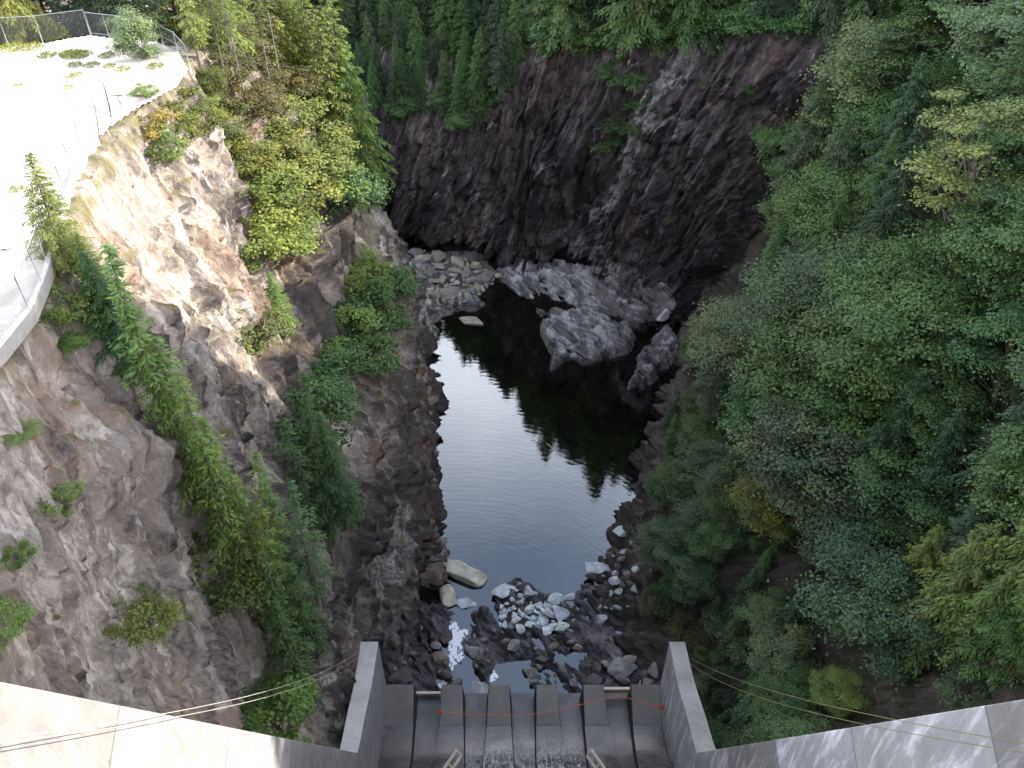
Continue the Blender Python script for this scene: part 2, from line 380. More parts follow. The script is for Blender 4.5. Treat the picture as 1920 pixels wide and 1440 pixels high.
# river bed: one height sheet from the foot of the dam to the far wall
def poly_sd(X, Y, poly):
    poly = np.asarray(poly, float); d = np.full(X.shape, 1e9); ins = np.zeros(X.shape, bool)
    n = len(poly)
    for i in range(n):
        a = poly[i]; b = poly[(i + 1) % n]; e = b - a
        t = np.clip(((X - a[0]) * e[0] + (Y - a[1]) * e[1]) / (e @ e), 0, 1)
        d = np.minimum(d, np.hypot(X - a[0] - e[0] * t, Y - a[1] - e[1] * t))
        c = ((a[1] > Y) != (b[1] > Y)) & (X < (b[0] - a[0]) * (Y - a[1]) / (b[1] - a[1] + 1e-12) + a[0])
        ins ^= c
    return np.where(ins, d, -d)
gx = np.arange(-26, 32, 0.13); gy = np.arange(38, 126, 0.13)
X, Y = np.meshgrid(gx, gy, indexing='ij')
q = np.stack([X.ravel(), Y.ravel(), X.ravel() * 0], 1)
nz = fbm(q / 5.0, 3, 5).reshape(X.shape); nf = fbm(q / 1.1, 9, 4).reshape(X.shape)
rot = np.stack([q[:, 0] * 0.8 + q[:, 1] * 0.6, -q[:, 0] * 0.6 + q[:, 1] * 0.8, q[:, 2]], 1)
bk = blocks(rot / np.array([1.1, 2.6, 1]), 55, 0.9).reshape(X.shape); bk2 = blocks(rot / np.array([0.5, 1.1, 1]), 56, 0.9).reshape(X.shape)
Z = -5.5 + 0.8 * nz
slab = blocks(rot / np.array([2.6, 6.0, 1]), 57, 1.0, 0.05).reshape(X.shape)
sh1 = poly_sd(X + nz * 1.2, Y + nf * 0.6, [(-3, 114.5), (1.5, 108.5), (4.2, 103), (4.8, 97), (5.0, 91.6), (7.5, 93.6), (9.5, 92.4), (12.5, 94), (16.2, 95.2), (18, 98.5), (17.5, 101), (21, 102.5), (26, 103.5), (26, 108), (14, 116), (2, 118)])
chn = np.exp(-((Y - (106.5 - 0.35 * (X - 6) + 1.2 * nz)) / 0.9) ** 2) * sstep(1, 5, X)
Z = np.maximum(Z, np.clip(sh1 * 1.8, -6, 0.8 + 0.4 * nz + 0.05 * (X - 6)) + (0.75 * slab + 0.3 * bk + 0.16 * bk2 + 0.12 * nf) * sstep(-0.6, 1.2, sh1) - 1.6 * chn)
sh2 = poly_sd(X + nz, Y + nf * 0.7, [(15.6, 88), (17.2, 87.6), (18.8, 89.6), (21.5, 92.5), (26, 98), (21.5, 99.6), (18, 95.6)])
Z = np.maximum(Z, np.clip(sh2 * 1.8, -6, 1.3 + 0.6 * nz) + (0.6 * slab + 0.6 * bk + 0.35 * bk2 + 0.16 * nf) * sstep(-1, 1, sh2))
sh3 = poly_sd(X + nz * 2.0, Y + nf, [(-15, 101), (-11.8, 101.3), (-9.5, 103.6), (-6.5, 105), (-4.2, 108.5), (-3.2, 112), (-2, 116), (-6, 121), (-13, 121), (-22, 116), (-22, 104)])
Z = np.maximum(Z, np.clip(sh3 * 0.35, -3, 0.55 + 0.3 * nz) + 0.16 * nf)
sh4 = poly_sd(X, Y, [(-12, 101), (2, 101), (2, 116), (-12, 116)])
Z = np.maximum(Z, np.clip(sh4 * 0.5, -5, -0.55 + 0.25 * nz + 0.1 * nf))
sh5 = poly_sd(X + nz * 1.5, Y + nf, [(-16, 36), (18, 36), (16, 50), (11.5, 54.5), (8.2, 57), (6.6, 54.2), (3.0, 55.6), (1.2, 57.2), (-1.5, 55), (-4.6, 52.6), (-8, 54), (-10, 57.6), (-16, 57)])
Z = np.maximum(Z, np.clip(sh5 * 0.5, -5, 0.40 + 0.5 * nz) + (0.38 * bk + 0.25 * bk2 + 0.3 * nf) * sstep(-2, 0.5, sh5))
pond = np.maximum(np.abs(X + 0.1 + 0.9 * nf) / 1.7, np.abs(Y - 45.0 + 1.2 * nz) / 2.3); Z = np.where(pond < 1.4, np.minimum(Z, -0.7 + 1.2 * sstep(0.8, 1.4, pond)), Z)
chan = np.abs(X - (-5.2 + 0.6 * np.sin(Y * 0.6))) + 0.0 * Y; Z = np.where(Y < 57, Z - 0.75 * sstep(1.7, 0.4, chan), Z)
sh6 = poly_sd(X, Y, [(-8, 52), (9, 52), (7.5, 66), (-7, 63)])
Z = np.maximum(Z, np.clip(sh6 * 0.4, -5, -0.75 + 0.3 * nz))
near = Y < 60
tone = 0.42 + 0.22 * nz + 0.16 * bk + 0.12 * bk2 + 0.25 * nf + 0.30 * sstep(0.3, 2, sh1) * sstep(24, 9, X) + 0.16 * sstep(0.3, 2, sh2) - 0.10 * near
vein = np.clip(sstep(0.05, 0.4, nf + bk * 0.3) * sstep(0, 1.5, sh1) * sstep(13, 6, X) * 0.9, 0, 1)
BED = tag(terrain('riverbed', np.stack([X, Y, Z], 2), M_BED, dict(tone=tone, vein=vein, rust=0.3 * sstep(0.2, 0.5, nz), strata=np.stack([rot[:, 0], Z.ravel(), rot[:, 1]], 1))), kind='structure')

def bvh(*obs):
    V = []; F = []
    for o in obs:
        me = o.data; b = len(V)
        co = np.empty(len(me.vertices) * 3, np.float32); me.vertices.foreach_get('co', co); 
        V += co.reshape(-1, 3).tolist()
        ix = np.empty(len(me.polygons) * 4, np.int32); me.loops.foreach_get('vertex_index', ix)
        F += (ix.reshape(-1, 4) + b).tolist()
    return BVHTree.FromPolygons(V, F)
TREE_L = bvh(CLIFF_L); TREE_F = bvh(CLIFF_F); TREE_R = bvh(HILL_R); TREE_B = bvh(BED)
def hit(px, py, *trees):
    d = ray(px, py).normalized(); best = None
    for t in (trees or (TREE_L, TREE_F, TREE_R, TREE_B)):
        h = t.ray_cast(CAM, d)
        if h[0] is not None and (best is None or h[3] < best[1]): best = (h[0], h[3], h[1])
    return best[0] if best else None
def drop(x, y, *trees):
    best = None
    for t in (trees or (TREE_L, TREE_F, TREE_R, TREE_B)):
        h = t.ray_cast(Vector((x, y, 260)), Vector((0, 0, -1)))
        if h[0] is not None and (best is None or h[0].z > best.z): best = h[0]
    return best
# ------------------------------------------------------------------ water
k = NT('dark_river_water')
co = k.n('ShaderNodeTexCoord').outputs['Object']
mp = k.n('ShaderNodeMapping', {'Vector': co, 'Rotation': (0, 0, 0.12), 'Scale': (0.35, 1.0, 1)}).outputs[0]
mp2 = k.n('ShaderNodeMapping', {'Vector': co, 'Location': (6, -46, 0), 'Scale': (1, 1, 1)}).outputs[0]
rg = k.n('ShaderNodeTexWave', {'Vector': mp2, 'Scale': 0.45, 'Distortion': 3.5, 'Detail': 3.0, 'Detail Scale': 0.6}, wave_type='RINGS', rings_direction='Z').outputs[1]
h = k.math('ADD', k.math('MULTIPLY', k.noise(mp, 1.1, 4, 0.55, 0.3), 1.0), k.math('MULTIPLY', rg, 0.10))
h = k.math('ADD', h, k.math('MULTIPLY', k.noise(mp, 4.0, 2), 0.18))
bp = k.n('ShaderNodeBump', {'Strength': 0.022, 'Distance': 0.3, 'Height': h}).outputs[0]
tr = k.n('ShaderNodeBsdfTransparent', {0: (0.60, 0.55, 0.40)}).outputs[0]
df = k.n('ShaderNodeBsdfDiffuse', {0: (0.004, 0.005, 0.006)}).outputs[0]
body = k.n('ShaderNodeMixShader', {0: 0.25, 1: tr, 2: df}).outputs[0]
gl = k.n('ShaderNodeBsdfGlossy', {'Color': (0.88, 0.94, 1.0), 'Roughness': 0.015, 'Normal': bp}).outputs[0]
fr = k.n('ShaderNodeFresnel', {'IOR': 2.0, 'Normal': bp}).outputs[0]
M_WATER = k.fin(k.n('ShaderNodeMixShader', {0: fr, 1: body, 2: gl}).outputs[0])
mb = MB(); mb.add([(-70, 38, 0), (40, 38, 0), (40, 134, 0), (-70, 134, 0)], [(0, 1, 2, 3)])
WATER = tag(mb.build('water', M_WATER), kind='structure')

# ------------------------------------------------------------------ concrete
def concrete(name, base, stain, streak_col, streak=0.5, panels=0.0, wet=0.0, rough=0.8, lines=True, foam=False):
    k = NT(name)
    tc = k.n('ShaderNodeTexCoord'); co = tc.outputs['Object']
    n1 = k.noise(co, 0.35, 7, 0.65); n2 = k.noise(co, 2.5, 6, 0.7)
    c = k.mix(k.map(n1, 0.35, 0.7), base, stain)
    c = k.mix(0.6, c, k.ramp(n2, [(0.3, (0.78, 0.78, 0.78)), (0.7, (1.12, 1.12, 1.12))]), 'MULTIPLY')
    uv = k.n('ShaderNodeUVMap', uv_map='wall').outputs[0]
    if streak:
        sm = k.n('ShaderNodeMapping', {'Vector': uv, 'Scale': (1.5, 0.22, 1), 'Rotation': (0, 0, 0.06)}).outputs[0]
        sn = k.noise(sm, 1.0, 7, 0.65, 0.3)
        c = k.mix(k.math('MULTIPLY', k.map(sn, 0.50, 0.66), streak), c, streak_col)
        sd = k.noise(k.n('ShaderNodeMapping', {'Vector': uv, 'Scale': (0.9, 0.12, 1), 'Location': (4, 7, 0)}).outputs[0], 1.0, 6, 0.6)
        c = k.mix(k.math('MULTIPLY', k.map(sd, 0.52, 0.7), 0.55 * streak), c, [x * 0.45 for x in base])
    if panels:
        sp = k.n('ShaderNodeSeparateXYZ', {0: co})
        al = k.math('ADD', k.math('SUBTRACT', k.math('MULTIPLY', sp.outputs[1], 0.402), k.math('MULTIPLY', sp.outputs[2], 0.915)), 68.0)
        cell = k.n('ShaderNodeTexWhiteNoise', {'W': k.math('FLOOR', k.math('MULTIPLY', al, 1 / 11.0))}, noise_dimensions='1D').outputs[0]
        c = k.mix(panels, c, k.ramp(cell, [(0, (0.62, 0.62, 0.61)), (0.45, (0.85, 0.85, 0.86)), (0.75, (1.35, 1.36, 1.46)), (1, (1.15, 1.15, 1.17))]), 'MULTIPLY')
        fx = k.math('FRACT', k.math('MULTIPLY', al, 1 / 11.0))
        ln = k.math('LESS_THAN', k.math('ABSOLUTE', k.math('SUBTRACT', fx, 0.5)), 0.495)
        c = k.mix(k.math('MULTIPLY', k.math('SUBTRACT', 1.0, ln), 0.6), c, (0.07, 0.07, 0.07))
    r = rough
    if wet:
        wn = k.noise(co, 0.5, 5)
        c = k.mix(k.map(wn, 0.3, 0.6, 0, wet), c, (0.035, 0.033, 0.036))
        r = k.map(wn, 0.3, 0.6, 0.5, 0.16)
    if foam:
        z = k.n('ShaderNodeSeparateXYZ', {0: co})
        dm = k.n('ShaderNodeMapping', {'Vector': co, 'Scale': (1.0, 0.45, 0.2)}).outputs[0]
        v = k.noise(dm, 1.7, 5, 0.6, 1.5)
        fm = k.math('MULTIPLY', k.map(k.math('ABSOLUTE', k.math('SUBTRACT', v, 0.5)), 0.03, 0.0), k.map(z.outputs[1], 37.6, 34.6), True)
        fm = k.math('MULTIPLY', fm, k.map(k.math('ABSOLUTE', k.math('SUBTRACT', z.outputs[0], 1.2)), 7.0, 4.5), True)
        fm2 = k.math('MULTIPLY', k.map(k.noise(k.n('ShaderNodeMapping', {'Vector': co, 'Scale': (3, 0.5, 0.3)}).outputs[0], 1.5, 5), 0.5, 0.72), k.map(z.outputs[1], 36.4, 33.5), True)
        fm2 = k.math('MULTIPLY', fm2, k.map(k.math('ABSOLUTE', k.math('SUBTRACT', z.outputs[0], 1.2)), 6.5, 4.0), True)
        c = k.mix(k.math('ADD', k.math('MULTIPLY', fm, 0.6), k.math('MULTIPLY', fm2, 0.6), True), c, (0.62, 0.63, 0.66))
    bp = k.n('ShaderNodeBump', {'Strength': 0.25, 'Distance': 0.05, 'Height': k.math('ADD', n2, k.noise(co, 12, 3))}).outputs[0]
    return k.fin(k.bsdf(c, r, 0.4, bp))
M_CONC_L = concrete('pale_clean_concrete', (0.27, 0.265, 0.26), (0.19, 0.185, 0.18), (0.14, 0.14, 0.14), 0.7, 0.35)
M_CONC_R = concrete('streaked_grey_concrete', (0.25, 0.25, 0.255), (0.19, 0.19, 0.19), (0.52, 0.52, 0.55), 0.75, 0.85)
M_CONC_TOP = concrete('weathered_pale_concrete', (0.42, 0.41, 0.39), (0.30, 0.29, 0.28), (0.2, 0.2, 0.2), 0)
M_CONC_TOPR = concrete('stained_grey_concrete', (0.26, 0.25, 0.24), (0.15, 0.145, 0.14), (0.2, 0.2, 0.2), 0)
M_CHUTE = concrete('wet_chute_concrete', (0.115, 0.108, 0.102), (0.075, 0.07, 0.067), (0.2, 0.2, 0.2), 0, 0, 0.6, foam=True)
M_TOOTH = concrete('damp_brown_concrete', (0.165, 0.155, 0.14), (0.115, 0.107, 0.098), (0.2, 0.2, 0.2), 0, 0, 0.0)
M_RIDGE = M_CHUTE
M_ALGAE_SHADE = concrete('algae_and_shade_concrete', (0.030, 0.029, 0.027), (0.018, 0.019, 0.015), (0.2, 0.2, 0.2), 0)  # side faces: algae stain, with their shade painted in as near-black

FY = [44, 42.0, 38.4, 36.0, 34.5, 33.0, 31.0, 20.0, 10.0, 3.0, 0.5, -1.5]
FZ = [3.5, 3.5, 3.55, 4.0, 4.6, 5.9, 9.2, 34.0, 56.6, 72.4, 75.6, 76.0]
def zf(y):
    ww = 1.3 if y < 40 else 0.01
    return float(np.mean([np.interp(-(y + o * ww), [-a for a in FY], FZ) for o in (-1, -.6, -.3, 0, .3, .6, 1)]))
XL, XR = -11.35, 13.35
def wall_x(y, s): return XL if s < 0 else XR + 0.012 * (41.3 - y)
dam = tag(empty('concrete_spillway', (0.9, 30, 0)), 'grey concrete dam spillway chute with ridged floor between two converging side walls', 'spillway')
dinv = Matrix.Translation(-Vector(dam.location))
def dpart(mb, name, mat, smooth=False, bevel=0, uv=None):
    o = mb.build(name, mat, None, smooth, bevel)
    o.parent = dam; o.matrix_parent_inverse = Matrix.Translation(-Vector(dam.location))
    return o
def add_uv(o, fn):
    me = o.data; l = me.uv_layers.new(name='wall')
    for lp in me.loops: l.data[lp.index].uv = fn(me.vertices[lp.vertex_index].co)
# chute floor
mb = MB(); ys = [42.0] + list(np.arange(41.5, 30, -0.25)) + list(np.arange(30, -1, -1.0)); nx = 24
vs = []; 
for y in ys:
    a, b = wall_x(y, -1), wall_x(y, 1)
    vs += [(a + (b - a) * i / nx, y, zf(y)) for i in range(nx + 1)]
mb.add(vs, [(j * (nx + 1) + i, j * (nx + 1) + i + 1, (j + 1) * (nx + 1) + i + 1, (j + 1) * (nx + 1) + i) for j in range(len(ys) - 1) for i in range(nx)])
mb.add([(XL - 1.2, 42.0, 3.5), (XR + 1.4, 42.0, 3.5), (XR + 1.4, 41.6, -4), (XL - 1.2, 41.6, -4)], [(0, 3, 2, 1)])
dpart(mb, 'chute_floor', M_CHUTE)
# ridges that end in raised deflector teeth
LIP = [(-11.34, -8.9), (-6.35, -4.5), (-2.1, -0.25), (2.2, 4.05), (6.45, 8.3), (10.8, 13.34)]
BAS = [(-11.34, -8.65), (-6.6, -4.1), (-2.45, 0.15), (2.1, 4.6), (6.5, 9.0), (10.7, 13.36)]
for (a0, b0), (a1, b1) in zip(LIP, BAS):
    mb = MB(); mt = MB()
    ry = list(np.linspace(31.5, 38.2, 18)); rz = [zf(y) + float(np.interp(y, [31.5, 34.5, 37, 38.2], [0.5, 0.85, 1.0, 4.7 - zf(38.2)])) for y in ry]
    def sec(y, zt, f, drop_=1.2):
        a = a1 + (a0 - a1) * f; b = b1 + (b0 - b1) * f
        e = 0.16 + 0.10 * max(0, f - 0.5) * 2
        zb = zf(y) - 0.5
        return [(a - e if a > XL + 0.3 else a, y, zb), (a, y, zt), (b, y, zt), (b + e if b < XR - 0.3 else b, y, zb)]
    S = [sec(y, z, max(0, (y - 34.5) / 6.9)) for y, z in zip(ry, rz)]
    mb.add([p for s in S for p in s], [(j * 4 + i, j * 4 + i + 1, (j + 1) * 4 + i + 1, (j + 1) * 4 + i) for j in range(len(S) - 1) for i in range(3)] + [(0, 3, 2, 1)])
    o = dpart(mb, 'floor_ridge', M_RIDGE); o.data.materials.append(M_ALGAE_SHADE)
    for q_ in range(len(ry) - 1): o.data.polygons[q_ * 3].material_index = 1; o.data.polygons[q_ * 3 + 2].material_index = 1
    ty = [38.2, 38.45, 39.2, 40.2, 41.45]; tz = [4.7, 4.82, 5.15, 5.55, 6.05]
    S = [sec(y, z + 0.003, max(0, (y - 34.5) / 6.9)) for y, z in zip(ty, tz)]
    e = S[-1]; S.append([(p[0], p[1] + 0.25, -3.0 if i in (0, 3) else -2.9) for i, p in enumerate(e)])
    mt.add([p for s in S for p in s], [(j * 4 + i, j * 4 + i + 1, (j + 1) * 4 + i + 1, (j + 1) * 4 + i) for j in range(len(S) - 1) for i in range(3)] + [(0, 3, 2, 1)])
    o = dpart(mt, 'deflector_tooth', M_TOOTH, bevel=0.05); o.data.materials.append(M_ALGAE_SHADE)
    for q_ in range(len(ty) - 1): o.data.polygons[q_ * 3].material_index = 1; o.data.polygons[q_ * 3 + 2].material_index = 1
# bucket walls beside the teeth
def strip_wall(pts, name, mat, label=None, topmat=None):
    """pts: (inner x,y, outer x,y, top z, bottom z) along the wall"""
    mb = MB(); V = []
    for (ix, iy, ox, oy, zt, zb) in pts:
        V += [(ix, iy, zb), (ix, iy, zt), (ox, oy, zt - 0.02), (ox, oy, zb - 2)]
    n = len(pts)
    F = [(j * 4 + i, j * 4 + i + 1, (j + 1) * 4 + i + 1, (j + 1) * 4 + i) for j in range(n - 1) for i in range(3)]
    F += [(0, 3, 2, 1), ((n - 1) * 4, (n - 1) * 4 + 1, (n - 1) * 4 + 2, (n - 1) * 4 + 3)]
    mb.add(V, F)
    o = dpart(mb, name, mat, bevel=0.04)
    if topmat:
        o.data.materials.append(topmat)
        for q_ in range(n - 1): o.data.polygons[q_ * 3 + 1].material_index = 1
    if label: o['label'] = label
    add_uv(o, lambda c: (c.y, c.z))
    return o
by = [30.3, 31.6, 33.0, 34.3, 35.3, 36.3, 37.3, 38.6, 40, 41.3]
bz = [16.25, 15.75, 15.35, 14.95, 14.55, 14.15, 13.85, 13.65, 13.5, 13.4]
strip_wall([(XL, y, XL - 1.4 - 0.1 * (y - 31) / 10, y, z, zf(y) - 1 if y < 41 else -3) for y, z in zip(by, bz)], 'bucket_wall', M_CONC_L, label='pale concrete end wall left of the teeth', topmat=M_CONC_TOP)
strip_wall([(XR + 0.2 * (41.3 - y) / 10, y, XR + 1.35 + 0.35 * (41.3 - y) / 10, y, z, zf(y) - 1 if y < 41 else -3) for y, z in zip(by, bz)], 'bucket_wall', M_CONC_R, label='stained dark concrete end wall right of the teeth', topmat=M_CONC_TOPR)
# training walls running up the face of the dam
for s in (-1, 1):
    pts = []
    for y in [30.28, 28, 25.5, 23, 20, 17, 14, 11, 8, 5, 2.5]:
        x = wall_x(y, s)
        pts.append((x, y, x + s * 1.5, y, 16.25 + (30.28 - y) * 2.275, zf(y) - 1.5))
    strip_wall(pts, 'training_wall', M_CONC_L if s < 0 else M_CONC_R, label='pale sunlit concrete side wall of the chute' if s < 0 else 'grey concrete side wall with pale drips and patches')
# dam body behind the chute: abutments either side, crest roadway under the viewer
for s in (-1, 1):
    mb = MB(); x0 = (XL - 1.5 if s < 0 else XR + 2.1) ; x1 = x0 + 55 * s; e = 9.0
    mb.add([(x0, -1, 74), (x0, 16, 30), (x0, 22, 10), (x0, -8, 10), (x0, -8, 74), (x1, -1, 74), (x1, 8, 50), (x1, 8, 10), (x1, -8, 10), (x1, -8, 74)],
           [(0, 1, 2, 3, 4), (9, 8, 7, 6, 5), (0, 5, 6, 1), (4, 9, 5, 0), (3, 8, 9, 4), (1, 6, 7, 2), (2, 7, 8, 3)])
    dpart(mb, 'abutment', M_CONC_TOP)
mb = MB(); mb.box((0.9, -5, 75.4), (130, 8, 2.6)); dpart(mb, 'crest_deck', M_CONC_TOP)
# ------------------------------------------------------------------ plants
def leaf_mat(name, trans=0.3, rough=0.55, spec=0.35):
    k = NT(name)
    oc = k.n('ShaderNodeObjectInfo').outputs['Color']
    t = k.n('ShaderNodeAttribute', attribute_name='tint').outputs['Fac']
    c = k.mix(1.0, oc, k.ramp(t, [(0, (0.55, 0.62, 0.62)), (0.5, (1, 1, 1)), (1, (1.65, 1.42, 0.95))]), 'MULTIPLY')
    p = k.bsdf(c, rough, spec)
    tl = k.n('ShaderNodeBsdfTranslucent', {0: k.mix(1.0, c, (1.15, 1.25, 0.6), 'MULTIPLY')}).outputs[0]
    return k.fin(k.n('ShaderNodeMixShader', {0: trans, 1: p, 2: tl}).outputs[0])
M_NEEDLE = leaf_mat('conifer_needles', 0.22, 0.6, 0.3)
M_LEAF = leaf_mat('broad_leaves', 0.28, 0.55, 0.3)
def bark_mat(name, a, b):
    k = NT(name); co = k.n('ShaderNodeTexCoord').outputs['Object']
    n = k.noise(k.n('ShaderNodeMapping', {'Vector': co, 'Scale': (4, 4, 0.8)}).outputs[0], 2.0, 4, 0.7)
    return k.fin(k.bsdf(k.mix(k.map(n, 0.35, 0.65), a, b), 0.9, 0.2))
M_BARK = bark_mat('brown_bark', (0.06, 0.045, 0.035), (0.16, 0.125, 0.10))
M_BARKP = bark_mat('pale_grey_bark', (0.10, 0.085, 0.07), (0.22, 0.19, 0.165))

class Leaves:
    def __init__(s): s.c = []; s.a = []; s.b = []; s.t = []
    def add(s, cen, ax, bx, tint):
        """rhombus leaves: centres, half long axes, half short axes"""
        s.c.append(cen); s.a.append(ax); s.b.append(bx); s.t.append(tint)
    def mesh(s, name, mat):
        c = np.concatenate(s.c); a = np.concatenate(s.a); b = np.concatenate(s.b); t = np.concatenate(s.t)
        V = np.stack([c - a, c + b, c + a, c - b], 1).reshape(-1, 3)
        return mesh_np(name, V, np.arange(len(V)).reshape(-1, 4), (mat,), tint=np.clip(t, 0, 1))
def unit(v): return v / (np.linalg.norm(v, axis=-1, keepdims=True) + 1e-9)

def conifer(seed, H=16.0, Rr=3.2, base=0.08, nb=150, droop=0.35, leaf=(0.20, 0.042), dens=1.0, dead=0.0, hang=0.25, lift=0.25, bare=0.0, gap=0.0):
    g = np.random.default_rng(seed); L = Leaves(); tb = MB()
    bend = g.normal(0, 0.012 * H, 2)
    tp = [(bend[0] * t * t, bend[1] * t * t, H * t * 0.985 - (0.6 if t == 0 else 0)) for t in np.linspace(0, 1, 9)]
    tb.tube(tp, [max((0.007 if dead > 1 else 0.012) * H * (1 - 0.93 * t), 0.012) for t in np.linspace(0, 1, 9)], 7)
    gaps = g.random(12) < gap
    for i in range(nb):
        f = base + (0.985 - base) * (i + g.random() * 0.9) / nb
        hz = f * H; r = (1 - f); prof = min(1.0, (r ** 0.78) * 1.12 + 0.02) * (0.72 + 0.28 * min(1, (f - base) / 0.12))
        Lb = Rr * prof * g.uniform(0.62, 1.12)
        if gaps[int(f * 11.99)]: Lb *= 0.55
        az = i * 2.399 + g.normal(0, 0.35)
        d = np.array([math.cos(az), math.sin(az), 0]); sd = np.array([-d[1], d[0], 0]); up = np.array([0, 0, 1.0])
        el = lift * (2.2 * f - 0.7) + g.normal(0, 0.10)
        o = np.array([bend[0] * f * f, bend[1] * f * f, hz])
        def bp(t): t = np.asarray(t)[..., None]; return o + d * Lb * t + up * (Lb * (math.tan(el) * t - droop * t ** 1.8))
        ts = np.linspace(0, 1, 5)
        if Lb > 0.8 and (i % 2 == 0 or f < base + 0.2): tb.tube([tuple(x) for x in bp(ts)], [0.012 + 0.011 * Lb * (1 - t) for t in ts], 3, False)
        n = max(3, int(Lb / 0.18 * dens))
        t = np.clip(np.linspace(0.12 + bare, 1.0, n) + g.normal(0, 0.02, n), 0.02, 1.0)
        cen = bp(t)
        wl = (0.42 * Lb * (1 - t) ** 0.8 * np.minimum(1, t * 3) + 0.24) * g.uniform(0.7, 1.2, n)
        dirb = unit(np.gradient(cen, axis=0)) if n > 1 else d[None]
        tint0 = 0.45 + g.normal(0, 0.10)
        for side in (-1, 1):
            tw = unit(dirb * 0.75 + side * sd * g.uniform(0.7, 1.1, (n, 1)) - up * hang * g.uniform(0.5, 1.5, (n, 1)))
            K = np.maximum(1, np.ceil(wl / (leaf[0] * 1.15))).astype(int)
            rep = np.repeat(np.arange(n), K); kk = np.concatenate([np.arange(x) for x in K]); ff = (kk + 0.5) / K[rep]
            pos = cen[rep] + tw[rep] * (wl[rep] * ff)[:, None] - up * (0.25 * wl[rep] * ff ** 2)[:, None] + g.normal(0, 0.045, (len(rep), 3))
            ax = unit(tw[rep] + dirb[rep] * 0.25 + g.normal(0, 0.28, (len(rep), 3)))
            nrm = unit(up + g.normal(0, 0.42, (len(rep), 3)))
            bx = unit(np.cross(nrm, ax))
            s = g.uniform(0.75, 1.25, (len(rep), 1))
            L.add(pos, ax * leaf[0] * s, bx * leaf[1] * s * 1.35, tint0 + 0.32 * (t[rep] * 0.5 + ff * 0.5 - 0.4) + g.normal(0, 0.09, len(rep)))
        m = n // 2 + 1
        ti = g.uniform(0.3, 1.03, m); L.add(bp(ti) + g.normal(0, 0.05, (m, 3)), unit(np.repeat(dirb[-1:], m, 0) + g.normal(0, 0.2, (m, 3))) * leaf[0] * 1.1, np.cross(unit(up + g.normal(0, .3, (m, 3))), np.repeat(dirb[-1:], m, 0)) * leaf[1] * 1.6, np.full(m, tint0 + 0.2))
    nd = int(dead * 60)
    for i in range(nd):                       # dead lower branches
        f = g.uniform(0.05, max(base + 0.15, 0.3)); az = g.uniform(0, 6.28); l = Rr * g.uniform(0.25, 0.75)
        p0 = Vector((0, 0, f * H)); dd = Vector((math.cos(az), math.sin(az), g.uniform(-0.35, 0.15)))
        p1 = p0 + dd * l * 0.6; p2 = p0 + dd * l + Vector((0, 0, -0.15 * l))
        tb.tube([p0, p1, p2], [0.022, 0.014, 0.006], 3, False)
        for q in range(2):
            e = Vector((g.normal(0, 1), g.normal(0, 1), g.normal(-0.2, 0.4))).normalized() * l * 0.35
            tb.tube([p1, p1 + e], [0.01, 0.005], 3, False)
    return L.mesh('crown', M_NEEDLE), tb.mesh('trunk', M_BARKP if dead else M_BARK, True), H

